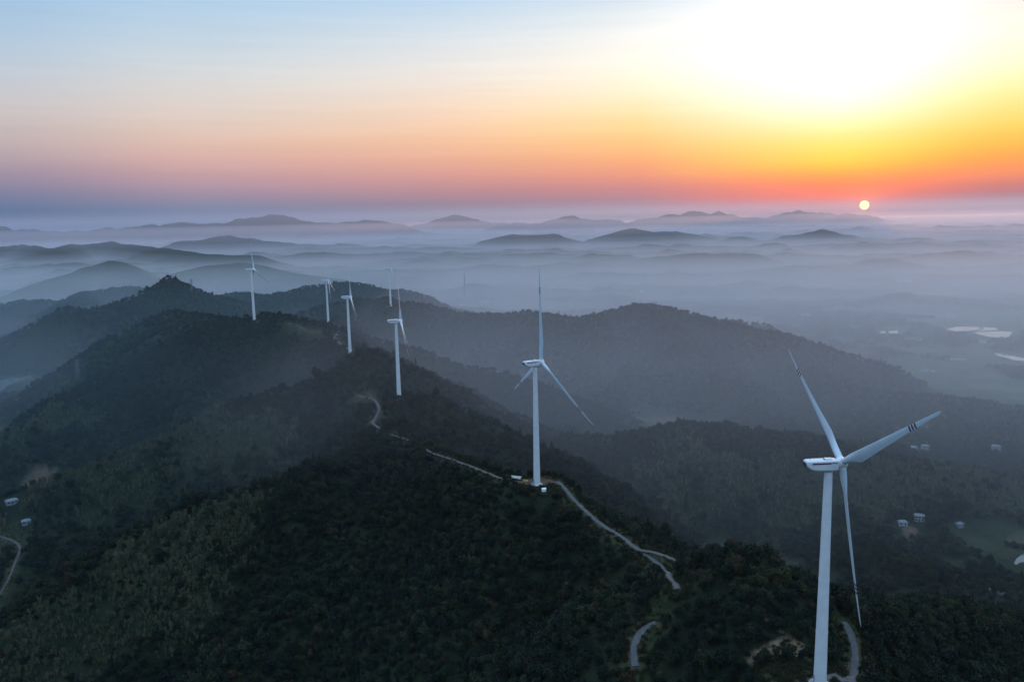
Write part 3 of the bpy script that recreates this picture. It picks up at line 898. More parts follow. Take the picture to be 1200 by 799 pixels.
def loft(bm, rings, cap=True):
    R_ = [[bm.verts.new(p) for p in r] for r in rings]
    n = len(R_[0])
    for a, b in zip(R_[:-1], R_[1:]):
        for i in range(n):
            j = (i + 1) % n
            bm.faces.new((a[i], a[j], b[j], b[i]))
    if cap:
        bm.faces.new(R_[0][::-1]); bm.faces.new(R_[-1])

def interp_sec(z, S_):
    for a, b in zip(S_[:-1], S_[1:]):
        if a[0] <= z <= b[0]:
            u = (z - a[0]) / (b[0] - a[0])
            return tuple(a[i] + (b[i] - a[i]) * u for i in range(5))
    return S_[-1]

SEC = blade_sections()
bm = bmesh.new(); loft(bm, [blade_ring(*s) for s in SEC]); me_blade = bm_mesh(bm, 'blade', True); me_blade.materials.append(M_blade)
def band_mesh(f0, f1, mat):
    zs = np.linspace(f0 * RB, f1 * RB, 3)
    bm = bmesh.new(); loft(bm, [blade_ring(*interp_sec(z, SEC), grow=.03) for z in zs]); me = bm_mesh(bm, 'stripe'); me.materials.append(mat)
    return me
me_bands = [band_mesh(.728, .740, M_dark), band_mesh(.753, .765, M_dark), band_mesh(.778, .790, M_dark)]
# tower, in four rolled sections with flanges
bm = bmesh.new()
prof = []
for k in range(5):
    z = 0.35 + (78.2 - .35) * k / 4
    r = 2.2 + (1.32 - 2.2) * k / 4
    if 0 < k < 4:
        prof += [(r, z - .10), (r + .05, z - .09), (r + .05, z + .09), (r, z + .10)]
    elif k == 0:
        prof += [(r + .12, z), (r + .12, z + .18), (r, z + .2)]
    else:
        prof += [(r, z)]
add_lathe(bm, prof, 40); me_tower = bm_mesh(bm, 'tower', True); me_tower.materials.append(M_white)
bm = bmesh.new(); add_lathe(bm, [(3.7, -2.5), (3.7, .12), (3.55, .2), (2.7, .36), (2.33, .38)], 32); me_foot = bm_mesh(bm, 'footing'); me_foot.materials.append(M_conc)
bm = bmesh.new()
for k in range(6): add_box(bm, -.55, .55, -2.36 - .28 * (6 - k), -2.36 - .28 * (5 - k), .2, .35 + .22 * (k + 1))
for s in (-.55, .55):
    add_bar(bm, (s, -4.0, 1.4), (s, -2.4, 2.75), .06)
    for k in range(4): add_bar(bm, (s, -3.9 + k * .45, .5 + k * .3), (s, -3.9 + k * .45, 1.5 + k * .38), .05)
me_stair = bm_mesh(bm, 'stairs'); me_stair.materials.append(M_grey)
bm = bmesh.new(); add_box(bm, -.45, .45, -2.28, -2.12, 1.7, 3.8, .05); me_door = bm_mesh(bm, 'door'); me_door.materials.append(M_grey)
# nacelle: level, long box with a raked dark stern
def nac_ring(y, w, zt, zb, r=.45, n=4):
    pts = []
    for cx_, cz, a0 in ((w - r, zt - r, 0), (-w + r, zt - r, 90), (-w + r * 1.5, zb + r * 1.5, 180), (w - r * 1.5, zb + r * 1.5, 270)):
        rr_ = r if a0 < 180 else r * 1.5
        for k in range(n + 1):
            a = R(a0 + 90 * k / n)
            pts.append((cx_ + rr_ * math.cos(a), y, cz + rr_ * math.sin(a)))
    return pts
bm = bmesh.new()
loft(bm, [nac_ring(y, w, HUB_H + zt, HUB_H + zb) for y, w, zt, zb in ((-8.2, 1.45, 1.55, .15), (-8.0, 1.6, 1.7, -.1), (-7.2, 1.75, 1.75, -.9), (-6.2, 1.82, 1.78, -1.5), (-4.5, 1.86, 1.8, -1.85),
                                                                    (0, 1.88, 1.82, -1.92), (2.2, 1.88, 1.8, -1.9), (2.7, 1.72, 1.68, -1.75))])
bmesh.ops.recalc_face_normals(bm, faces=bm.faces)
me_nac = bm_mesh(bm, 'nacelle', False); me_nac.materials.append(M_white)
me_st1 = []; me_st2 = []; me_emb = []
for s in (-1, 1):
    bm = bmesh.new(); add_box(bm, s * 1.90 - .015, s * 1.90 + .015, -6.3, .1, HUB_H + .60, HUB_H + 1.12)
    me_st1.append(bm_mesh(bm, 'stripe')); me_st1[-1].materials.append(M_red)
    bm = bmesh.new(); add_box(bm, s * 1.90 - .015, s * 1.90 + .015, .25, 2.2, HUB_H + .82, HUB_H + 1.08)
    me_st2.append(bm_mesh(bm, 'stripe')); me_st2[-1].materials.append(M_navy)
for s in (-1, 1):      # small curved emblem by the nose
    bm = bmesh.new()
    pts = [(.35, .05), (.7, .22), (1.05, .1), (1.2, -.2), (1.15, -.5)]
    for (a, c_), (b_, d_) in zip(pts[:-1], pts[1:]):
        add_bar(bm, (s * 1.885, a, HUB_H - .45 + c_), (s * 1.885, b_, HUB_H - .45 + d_), .07, 4)
    me_emb.append(bm_mesh(bm, 'emblem')); me_emb[-1].materials.append(M_grey)
me_vent = []      # dark louvres on the raked stern
for q in (((-1.25, -8.14, -.02), (1.25, -8.14, -.02), (1.25, -8.24, 1.0), (-1.25, -8.24, 1.0)), ((-1.3, -7.18, -1.02), (1.3, -7.18, -1.02), (1.3, -7.95, -.30), (-1.3, -7.95, -.30))):
    bm = bmesh.new()
    bm.faces.new([bm.verts.new((v[0], v[1], HUB_H + v[2])) for v in q])
    e = bmesh.ops.extrude_face_region(bm, geom=list(bm.faces))
    bmesh.ops.translate(bm, verts=[v for v in e['geom'] if isinstance(v, bmesh.types.BMVert)], vec=(0, -.05, -.03))
    bmesh.ops.recalc_face_normals(bm, faces=bm.faces)
    me_vent.append(bm_mesh(bm, 'vent')); me_vent[-1].materials.append(M_black)
bm = bmesh.new(); add_box(bm, -.9, .9, -1.6, .9, HUB_H + 1.78, HUB_H + 2.2, .12); me_hatch = bm_mesh(bm, 'hatch'); me_hatch.materials.append(M_white)
bm = bmesh.new(); add_box(bm, -.75, .75, -1.72, -1.58, HUB_H + 1.80, HUB_H + 2.12); me_grille = bm_mesh(bm, 'grille'); me_grille.materials.append(M_black)
bm = bmesh.new()
for s in (-.5, .5):
    add_bar(bm, (s, -6.6, HUB_H + 1.7), (s, -6.6, HUB_H + 3.1), .06)
    add_bar(bm, (s - .2, -6.6, HUB_H + 3.1), (s + .2, -6.6, HUB_H + 3.1), .05)
    bmesh.ops.create_icosphere(bm, subdivisions=1, radius=.13, matrix=Matrix.Translation((s, -6.6, HUB_H + 3.2)))
add_bar(bm, (-.5, -6.6, HUB_H + 2.6), (.5, -6.6, HUB_H + 2.6), .05)
me_anem = bm_mesh(bm, 'anemometer'); me_anem.materials.append(M_black)
bm = bmesh.new()      # yaw collar
add_lathe(bm, [(1.5, 77.6), (1.6, 77.7), (1.6, 78.2), (1.45, 78.25)], 32); me_yaw = bm_mesh(bm, 'yaw_collar', True); me_yaw.materials.append(M_grey)
RX_T = Matrix.Rotation(TILT, 4, 'X')
HUBM = Matrix.Translation((0, OV * math.cos(TILT), HUB_H + OV * math.sin(TILT))) @ RX_T
bm = bmesh.new()
add_lathe(bm, [(1.35, -1.75), (1.62, -1.6), (1.78, -1.1), (1.85, 0), (1.78, .7), (1.5, 1.35), (1.05, 1.75), (.5, 1.98), (.12, 2.03)], 32, axis='Y')
for k in range(3):
    m = Matrix.Rotation(k * 2 * math.pi / 3, 4, 'Y') @ Matrix.Translation((0, 0, 1.55))
    bmesh.ops.create_cone(bm, cap_ends=True, segments=28, radius1=1.36, radius2=1.3, depth=.95, matrix=m)
bmesh.ops.recalc_face_normals(bm, faces=bm.faces)
me_hub = bm_mesh(bm, 'hub', True); me_hub.materials.append(M_white)
bm = bmesh.new(); add_lathe(bm, [(1.3, -1.1), (1.25, -2.2)], 28, axis='Y'); me_neck = bm_mesh(bm, 'shaft', True); me_neck.materials.append(M_black)

for me_ in (me_tower, me_hub, me_blade):
    pass

def empty(name, loc, rz=0.0):
    o = bpy.data.objects.new(name, None)
    COL.objects.link(o)
    o.location = loc; o.rotation_euler = (0, 0, rz)
    o.empty_display_size = 2
    return o

def wind_turbine(base, yaw, ph, label, group, full=True):
    e = empty('wind_turbine', (base[0], base[1], base[2] + CAMZ), -yaw)
    tag(e, label, 'wind turbine', group)
    def part(nm, me, parent=e, mat=None):
        o = bpy.data.objects.new(nm, me); COL.objects.link(o); o.parent = parent
        if mat is not None: o.matrix_local = mat
        return o
    tw = part('tower', me_tower)
    part('footing', me_foot)
    if full:
        part('door', me_door, tw); part('stairs', me_stair, tw)
    part('yaw_collar', me_yaw)
    nc = part('nacelle', me_nac)
    for m_ in me_st1 + me_st2: part('stripe', m_, nc)
    if full:
        for m_ in me_vent: part('vent', m_, nc)
        for m_ in me_emb: part('emblem', m_, nc)
    part('hatch', me_hatch, nc)
    if full: part('grille', me_grille, nc)
    part('anemometer', me_anem, nc)
    hb = part('hub', me_hub, e, HUBM @ Matrix.Rotation(ph, 4, 'Y'))
    part('shaft', me_neck, e, HUBM)
    for k in range(3):
        mt = HUBM @ Matrix.Rotation(ph + k * 2 * math.pi / 3, 4, 'Y') @ Matrix.Rotation(-CONE, 4, 'X')
        bl = part('blade', me_blade, e, mt)
        for mb in me_bands: part('stripe', mb, bl)
    return e

T_LABELS = ['nearest white wind turbine, its foot at the bottom edge beside the forked concrete track',
            'white wind turbine on the brown earth pad with the small white cabinet at its foot',
            'wind turbine standing at the left end of the wooded hump behind the looping track',
            'wind turbine whose foot is partly hidden by the dark pointed knoll',
            'slender wind turbine on the saddle between the round-topped hill and the dark knoll',
            'wind turbine on the round-topped left hill with one blade sloping down to the right',
            'small pale wind turbine farthest along the ridge, behind the one on the wooded hump']
GT = 'white wind turbines along the mountain ridge'
for i, (b_, yw, ph) in enumerate(TURB):
    wind_turbine(b_, yw, ph, T_LABELS[i], GT, i < 3)

# far ridge: nine machines a few pixels high, one mesh each
bm = bmesh.new()
add_lathe(bm, [(3.2, -12), (2.0, 80)], 8)
add_box(bm, -2, 2, -7, 5, 79, 83)
for k in range(3):
    m = Matrix.Translation((0, 6, 81)) @ Matrix.Rotation(.15 + k * 2 * math.pi / 3, 4, 'Y')
    bmesh.ops.create_cone(bm, cap_ends=True, segments=6, radius1=2.2, radius2=.7, depth=56, matrix=m @ Matrix.Translation((0, 0, 28)))
me_far = bm_mesh(bm, 'wind_turbine'); me_far.materials.append(M_white)
far_px = [(877.6, 253.6), (889.5, 253.6), (910.5, 253), (942, 247.8), (945.6, 247.6), (952, 247.9), (960, 247.6), (963.6, 247.5), (972, 247.5)]
for i, (px, py) in enumerate(far_px):
    p = at_y(px, py, 18500.0)
    z = float(height(np.array([p[0]]), np.array([18500.0]))[0])
    o = bpy.data.objects.new('wind_turbine', me_far); COL.objects.link(o)
    o.location = (p[0], 18500.0, z + CAMZ); o.rotation_euler = (0, 0, -.6 + .1 * i)
    lab = 'tiny far wind turbine on the lower distant ridge left of the sun' if i < 3 else 'tiny far wind turbine on the distant ridge top beside the sun'
    tag(o, lab, 'wind turbine', 'tiny wind turbines on the lower far ridge' if i < 3 else 'tiny wind turbines on top of the far ridge')

# ------------------------------------------------------------------ trees
def leaf_mat(name, stops, hue_noise, dark=.75):
    m, t, b = new_mat(name)
    oi = N(t, 'ShaderNodeObjectInfo')
    gg = N(t, 'ShaderNodeNewGeometry')
    c = ramp_n(t, oi.outputs['Random'], stops)
    n = N(t, 'ShaderNodeTexNoise'); n.inputs['Scale'].default_value = .02; n.inputs['Detail'].default_value = 5
    t.links.new(gg.outputs['Position'], n.inputs['Vector'])
    c = mix_n(t, ramp_n(t, n.outputs[0], [(.40, (0, 0, 0)), (.66, (.75, .75, .75))]), c, hue_noise)
    n2 = N(t, 'ShaderNodeTexNoise'); n2.inputs['Scale'].default_value = 1.1; n2.inputs['Detail'].default_value = 3
    t.links.new(gg.outputs['Position'], n2.inputs['Vector'])
    k = math_n(t, 'MULTIPLY_ADD', n2.outputs[0], .42, dark - .57)
    v = N(t, 'ShaderNodeVectorMath', operation='SCALE')
    t.links.new(c, v.inputs[0]); t.links.new(k, v.inputs['Scale'])
    t.links.new(v.outputs[0], b.inputs['Base Color'])
    b.inputs['Roughness'].default_value = .7
    b.inputs['Specular IOR Level'].default_value = .15
    return m
M_leaf = leaf_mat('broadleaf_foliage', [(0, (.010, .026, .016)), (.35, (.018, .040, .022)), (.65, (.038, .066, .030)), (.88, (.080, .105, .042)), (.97, (.11, .085, .036)), (1, (.13, .075, .034))], (.014, .036, .024))
M_bamb = leaf_mat('bamboo_foliage', [(0, (.060, .085, .045)), (.5, (.115, .13, .068)), (.85, (.18, .17, .09)), (1, (.22, .15, .085))], (.11, .13, .06), .98)
M_bush = leaf_mat('bush_foliage', [(0, (.035, .050, .018)), (.5, (.065, .072, .026)), (1, (.11, .085, .036))], (.045, .055, .022))
M_pale = leaf_mat('flowering_foliage', [(0, (.10, .12, .04)), (1, (.30, .27, .12))], (.20, .20, .10))
M_bark = simple_mat('bark', (.10, .075, .055), .9, noise=.4, nscale=2)

def crown_mesh(name, seed, r, h, nclump, nleaf, leaf, kind='round'):
    rng = np.random.default_rng(seed)
    V = []; F = []
    # lobes
    if kind == 'round':
        L = [(0, 0, h * .58, r * .72, h * .42)] + [(r * .55 * math.cos(a), r * .55 * math.sin(a), h * z_, r * s_, h * s_ * .55)
             for a, z_, s_ in zip(rng.uniform(0, 6.28, 6), rng.uniform(.35, .75, 6), rng.uniform(.38, .6, 6))]
    elif kind == 'cone':
        L = [(0, 0, h * z_, r * (1.05 - z_), h * .13) for z_ in np.linspace(.15, .92, 7)]
    else:   # arching plumes of bamboo
        L = []
        for a, s_ in zip(rng.uniform(0, 6.28, 9), rng.uniform(.5, 1, 9)):
            for k in range(4):
                u = .35 + .2 * k
                L.append((r * .9 * u * u * math.cos(a) * s_, r * .9 * u * u * math.sin(a) * s_, h * (u * .95 - .12 * u ** 4) * (.7 + .3 * s_), r * .30 * (1.15 - u * .6), h * .14))
    L = np.array(L)
    w = L[:, 3] ** 2 * L[:, 4]
    w = w ** .6; w /= w.sum()
    for i in range(nclump):
        lb = L[rng.choice(len(L), p=w)]
        d = rng.normal(size=3); d /= np.linalg.norm(d)
        if d[2] < -.3: d[2] = -d[2] * .5
        rad = rng.uniform(.78, 1.06)
        c = np.array([lb[0] + d[0] * lb[3] * rad, lb[1] + d[1] * lb[3] * rad, lb[2] + d[2] * lb[4] * rad])
        for j in range(nleaf):
            p = c + rng.normal(size=3) * leaf * .8
            n = d + rng.normal(size=3) * .55
            n /= np.linalg.norm(n)
            t_ = np.cross(n, rng.normal(size=3)); t_ /= np.linalg.norm(t_)
            b_ = np.cross(n, t_)
            s = leaf * rng.uniform(.6, 1.25)
            k = len(V)
            V += [p - t_ * s * .9, p + b_ * s * .6 + n * s * .15, p + t_ * s * .9, p - b_ * s * .6 - n * s * .1]
            F.append((k, k + 1, k + 2, k + 3))
    return mesh_np(name, np.array(V), np.array(F))

def trunk_mesh(seed, h, r):
    rng = random.Random(seed)
    bm = bmesh.new()
    pts = [Vector((0, 0, -1.0))]
    for k in range(1, 5): pts.append(Vector((rng.uniform(-.12, .12) * k, rng.uniform(-.12, .12) * k, h * .17 * k)))
    for k in range(4):
        r1, r2 = r * (1 - .18 * k), r * (1 - .18 * (k + 1))
        d = pts[k + 1] - pts[k]
        m = Matrix.Translation((pts[k] + pts[k + 1]) / 2) @ d.to_track_quat('Z', 'Y').to_matrix().to_4x4()
        bmesh.ops.create_cone(bm, cap_ends=True, segments=8, radius1=r1, radius2=r2, depth=d.length * 1.03, matrix=m)
    for k in range(5):
        a = rng.uniform(0, 6.28); s = pts[2 + k % 3]
        e = s + Vector((math.cos(a) * h * .2, math.sin(a) * h * .2, h * rng.uniform(.12, .25)))
        d = e - s
        m = Matrix.Translation((s + e) / 2) @ d.to_track_quat('Z', 'Y').to_matrix().to_4x4()
        bmesh.ops.create_cone(bm, cap_ends=True, segments=6, radius1=r * .4, radius2=r * .12, depth=d.length, matrix=m)
    return bm_mesh(bm, 'trunk')

# (name, crown mesh, trunk mesh, material, label stub)
PROTO = []
for k, (r, h) in enumerate(((2.6, 5.6), (2.2, 6.0), (3.0, 5.8), (2.4, 4.8))):
    cm = crown_mesh('crown', 10 + k, r, h, 150, 5, .34); cm.materials.append(M_leaf)
    tm_ = trunk_mesh(k, h, .17); tm_.materials.append(M_bark)
    PROTO.append(('broadleaf_tree', cm, tm_, 'broadleaf'))
cm = crown_mesh('crown', 31, 1.7, 7.5, 160, 5, .30, 'cone'); cm.materials.append(M_leaf)
tm_ = trunk_mesh(7, 7.5, .16); tm_.materials.append(M_bark)
PROTO.append(('conifer_tree', cm, tm_, 'conifer'))
BAMB = []
for k in range(3):
    cm = crown_mesh('bamboo_clump', 50 + k, 2.2, 8.5, 150, 4, .26, 'bamboo'); cm.materials.append(M_bamb)
    BAMB.append(cm)
BUSH = []
for k in range(3):
    cm = crown_mesh('bush', 70 + k, 1.0, 1.3, 60, 4, .17); cm.materials.append(M_bush if k < 2 else M_pale)
    BUSH.append(cm)

# visibility of the ground from the camera's surroundings: running horizon along each azimuth of the fine grid
slope_up = (GZ + 4) / R2
run = np.maximum.accumulate(np.where(R2 > 85, slope_up, -9), axis=0)
def seen(x, y, z, lift=22.0):
    a = np.arctan2(x, y); d = np.hypot(x, y)
    ai = np.clip(((a + .80) / 1.60 * (len(a_f) - 1)).astype(int), 0, len(a_f) - 1)
    ri = np.clip(np.searchsorted(RR, d) - 2, 0, nr - 1)
    return ((z + lift) / d > run[ri, ai]) & (np.abs(a) < .74)

def in_frame(x, y, z, mg=0.0):
    P3 = np.stack([x, y, z], 1)
    dd = P3 @ FW
    px = 600 + F_PX * (P3 @ RT) / dd; py = 399.5 - F_PX * (P3 @ UP) / dd
    return (dd > 0) & (px > -mg) & (px < 1200 + mg) & (py > -mg) & (py < 799 + mg), px, py

HOUSES = [  # px, py, width, depth, storeys, yaw, wall, label
    (1069, 528, 13, 9, 2, .15, 'w', 'white two-storey farmhouse with the long pale yard wall in front'),
    (1084, 526.5, 11, 8, 2, .15, 'w', 'white farmhouse close against the right side of the walled farmhouse'),
    (1167, 527, 12, 8, 2, -.1, 'w', 'lone white farmhouse on the wooded slope near the right edge'),
    (1057.5, 614, 10, 7, 1, .1, 'w', 'low white cottage above the strip of red earth'),
    (1077, 609.5, 11, 8, 2, -.05, 'w', 'grey-white two-storey house up the slope beside the low cottage'),
    (1124, 616, 8, 6, 1, .6, 'g', 'small grey shed alone in the trees right of the cottages'),
    (1019, 632, 10, 6, 1, .2, 'g', 'small pale hut among trees just right of the hanging blade'),
    (14, 589, 12, 8, 1, .4, 'g', 'grey-roofed house in the left valley below the bare earth patch'),
    (31, 613, 9, 7, 1, .2, 'g', 'small pale house just above the bend of the valley track'),
    (1093, 436, 9, 7, 1, .3, 'w', 'tiny white house between wooded rises in the right valley'),
    (1084, 435.5, 12, 9, 2, .3, 'w', 'bright tiny white house, the taller of two in the right valley'),
    (1122, 422, 34, 12, 1, .1, 'w', 'long low pale building just left of the smaller bright pond'),
    (1151, 402, 16, 10, 2, .1, 'w', 'tiny pale house between the two bright ponds'),
    (943, 370, 26, 14, 2, .1, 'w', 'tiny bright building in the mist above the shoulder of the dark hill'),
    (935, 331, 30, 16, 2, .1, 'w', 'faint tiny building far out in the mist, leftmost of the specks'),
    (1056, 329.5, 38, 16, 2, .0, 'w', 'faint pale building far out in the mist above the misty rise'),
    (1065, 329.8, 26, 16, 2, .0, 'w', 'faint pale building just right of another in the far mist'),
    (538, 359.5, 44, 20, 2, .0, 'w', 'long pale shed at the foot of the thin mast'),
    (568, 354, 38, 20, 2, .2, 'g', 'grey shed in the mist right of the thin mast'),
    (753, 343, 20, 14, 3, .2, 'w', 'single pale speck of a building over the top of the dark hill'),
    (1116, 371.5, 22, 14, 2, .1, 'w', 'tiny pale house up beyond the large bright pond'),
]
H_POS = []
for hs in HOUSES:
    p = cast(hs[0], hs[1], height, 60, 9000)
    H_POS.append(p)

CAB = cast(637.3, 575.5, height)[:2]
def tree_ok(x, y, z, rd):
    ok = rd > 3.2 + 1.5 * nz2(x / 7, y / 7, 55)
    for (b_, yw, ph), (rx, ry) in zip(TURB, ((15, 12), (16, 9), (8, 7), (5, 5), (9, 8), (9, 8), (8, 8))):
        ok &= np.hypot((x - b_[0]) / rx, (y - b_[1] + 0) / ry) > 1
    # the foreground of the second pad, below the cabinet, and the flat by the first machine
    ok &= np.hypot((x - TURB[1][0][0] - 2) / 15, (y - TURB[1][0][1] + 8) / 9) > 1
    ok &= np.hypot((x - TURB[0][0][0] + 9) / 13, (y - TURB[0][0][1] - 3) / 11) > 1
    cb = CAB - np.array([1.5, 8.0]) * .5
    ok &= np.hypot((x - cb[0]) / 5.5, (y - cb[1]) / 10) > 1
    # the tracks lie open towards the viewer: nothing tall on their lower verge
    for k_, r_ in ROADS.items():
        dm = np.hypot(r_[:, 0], r_[:, 1]).mean()
        reach = {'west': 15, 'crest': 12, 'branch': 15, 'loop': 18, 'lower': 8, 'machine': 9, 'spur': 8, 'far': 26, 'far crest': 22, 'valley': 16}[k_]
        u = -r_[:, :2] / np.hypot(r_[:, 0], r_[:, 1])[:, None]
        for q, uu in zip(r_[:-3:2] if k_ == 'crest' else r_[::2], u[::2]):
            m = (np.abs(x - q[0]) < reach + 8) & (np.abs(y - q[1]) < reach + 8)
            if m.any():
                t_ = np.clip((x[m] - q[0]) * uu[0] + (y[m] - q[1]) * uu[1], 0, reach)
                ok[m] &= np.hypot(x[m] - q[0] - uu[0] * t_, y[m] - q[1] - uu[1] * t_) > 3.0
    for cx, cy_, rx, ry in BARE[7:] + STRAW:
        ok &= np.hypot((x - cx) / rx, (y - cy_) / ry) > 1
    for poly in POND_W:
        c = poly.mean(0); rad = np.hypot(*(poly - c).T).max()
        u = -c / np.hypot(*c)
        t_ = np.clip((x - c[0]) * u[0] + (y - c[1]) * u[1], 0, 70 if np.hypot(*c) > 1200 else 28)
        ok &= np.hypot(x - c[0] - u[0] * t_, y - c[1] - u[1] * t_) > rad * .8
        m = np.hypot(x - c[0], y - c[1]) < rad + 10
        if m.any():
            ok &= ~(m & in_poly(x, y, (poly - c) * 1.12 + c))
    for p, hs in zip(H_POS, HOUSES):
        r_ = max(hs[2], hs[3]) * .5 + 4
        ok &= np.hypot(x - p[0], y - p[1]) > r_
        # keep the view of the front open
        u = np.array([-p[0], -p[1]]) / np.hypot(p[0], p[1])
        for k in (1, 2):
            ok &= np.hypot(x - p[0] - u[0] * r_ * k, y - p[1] - u[1] * r_ * k) > r_ * (.9 if k == 1 else .75)
    return ok

rng = np.random.default_rng(5)
TR = []
for (d0, d1, step, sc_) in ((85, 620, 3.7, 1.0), (620, 1350, 5.4, 1.25), (1350, 3300, 7.8, 1.4)):
    ext = d1 * math.sin(.75)
    gx = np.arange(-ext, ext, step); gy = np.arange(d0 * .6, d1, step)
    X, Y = np.meshgrid(gx, gy)
    X = (X + rng.uniform(-.95, .95, X.shape) * step).ravel(); Y = (Y + rng.uniform(-.95, .95, Y.shape) * step).ravel()
    d = np.hypot(X, Y)
    m = (d >= d0) & (d < d1) & (np.abs(np.arctan2(X, Y)) < .72)
    X, Y = X[m], Y[m]
    Z, RD = height(X, Y, True)
    ok = seen(X, Y, Z) & tree_ok(X, Y, Z, RD)
    # valley floor: clumps with fields between
    onfl = Z < FLOOR + 10
    ok &= ~(onfl & (fbm(X, Y, 230, 3, 77) * 3 + .35 + .5 * nz2(X / 30, Y / 30, 5) > .25))
    ok &= ~((fbm(X, Y, 38, 2, 15) > .60) & (rng.random(X.shape) < .5))
    X, Y, Z, RD = X[ok], Y[ok], Z[ok], RD[ok]
    dd = np.hypot(X, Y)
    scl = sc_ * rng.uniform(.62, 1.2, X.shape) * np.where(rng.random(X.shape) < (.07 if d1 < 1400 else .0), 1.45, 1) * (1 + .35 * fbm(X, Y, 45, 2, 19)) * np.clip(.55 + RD / 14, .55, 1)
    TR.append(np.stack([X, Y, Z, scl], 1))
TR = np.concatenate(TR)
_, tpx, tpy = in_frame(TR[:, 0], TR[:, 1], TR[:, 2])
# bamboo stands: on the crests of the left spurs and on the slope of the middle hill, told by place on the ground
def blob(cx, cy_, rx, ry, ang=0.0):
    ca, sa = math.cos(ang), math.sin(ang)
    dx, dy = TR[:, 0] - cx, TR[:, 1] - cy_
    return np.hypot((dx * ca + dy * sa) / rx, (-dx * sa + dy * ca) / ry)
nbm = fbm(TR[:, 0], TR[:, 1], 42, 4, 33) * 1.7 + rng.normal(size=len(TR)) * .12
bam = np.zeros(len(TR), bool)
def stand(pts, rad):
    global bam
    W_ = [cast(px, py) for px, py in pts]
    for a, b_ in zip(W_[:-1], W_[1:]):
        ab = (b_ - a)[:2]
        t_ = np.clip(((TR[:, 0] - a[0]) * ab[0] + (TR[:, 1] - a[1]) * ab[1]) / (ab @ ab + 1e-9), 0, 1)
        dist = np.hypot(TR[:, 0] - a[0] - t_ * ab[0], TR[:, 1] - a[1] - t_ * ab[1])
        bam |= dist / rad + nbm < .95
stand([(272, 592), (230, 612), (185, 640), (140, 668), (90, 700), (30, 745)], 22)
stand([(250, 640), (200, 665), (150, 700), (90, 745)], 26)
stand([(240, 690), (190, 720), (130, 750), (60, 790)], 16)
stand([(250, 487), (200, 512), (150, 538), (100, 560), (60, 580)], 34)
stand([(300, 500), (240, 525), (180, 560), (130, 590)], 26)
stand([(345, 505), (300, 530)], 16)
stand([(800, 575), (840, 560), (900, 570)], 55)
stand([(1000, 560), (1080, 575), (1150, 570)], 45)
stand([(70, 490), (20, 500)], 40)
bam &= rng.random(len(TR)) < .86
kind = np.where(bam, 1, 0)

# the trees that show largest stand as objects of their own
ok, tpx, tpy = in_frame(TR[:, 0], TR[:, 1], TR[:, 2] + 3, -2)
tz = TR[:, 2]
slant = np.sqrt(TR[:, 0] ** 2 + TR[:, 1] ** 2 + TR[:, 2] ** 2)
vis = ok & seen(TR[:, 0], TR[:, 1], tz, 2.5) & (kind == 0)
size = np.where(vis, TR[:, 3] / slant, 0)
order = np.argsort(-size)[:300]
pick = np.zeros(len(TR), bool); pick[order] = True
G_TREE = 'trees of the wooded slopes nearest the camera'
src = {}
def tree_label(px, py, k, big):
    if k == 4: s = 'dark pointed conifer'
    else: s = 'dark green round-crowned tree'
    if px > 830 and py < 745: w_ = 'on the knoll behind the nearest wind turbine'
    elif px > 1005: w_ = 'on the slope right of the nearest turbine'
    elif px > 830: w_ = 'around the clearing of the nearest turbine'
    elif px > 690: w_ = 'beside the lower bend of the concrete track'
    elif px > 420: w_ = 'in the dense wood at the foot of the near slope'
    else: w_ = 'in the dense wood low on the left slope'
    return s + ' ' + w_
for n_, i in enumerate(order):
    x, y, z, s = TR[i]
    k = int(rng.choice([0, 1, 2, 3, 4], p=[.27, .24, .22, .2, .07]))
    nm, cm, tm_, _ = PROTO[k]
    e = empty(nm, (x, y, z + CAMZ - .1), rng.uniform(0, 6.28))
    e.scale = (s, s, s * rng.uniform(.85, 1.2))
    lb = tree_label(tpx[i], tpy[i], k, s)
    tag(e, lb, 'tree', G_TREE + (', ' + ' '.join(lb.split()[-6:])))
    tr_o = bpy.data.objects.new('trunk', tm_); COL.objects.link(tr_o); tr_o.parent = e
    cr_o = bpy.data.objects.new('crown', cm); COL.objects.link(cr_o); cr_o.parent = e
    src.setdefault(k, cr_o)

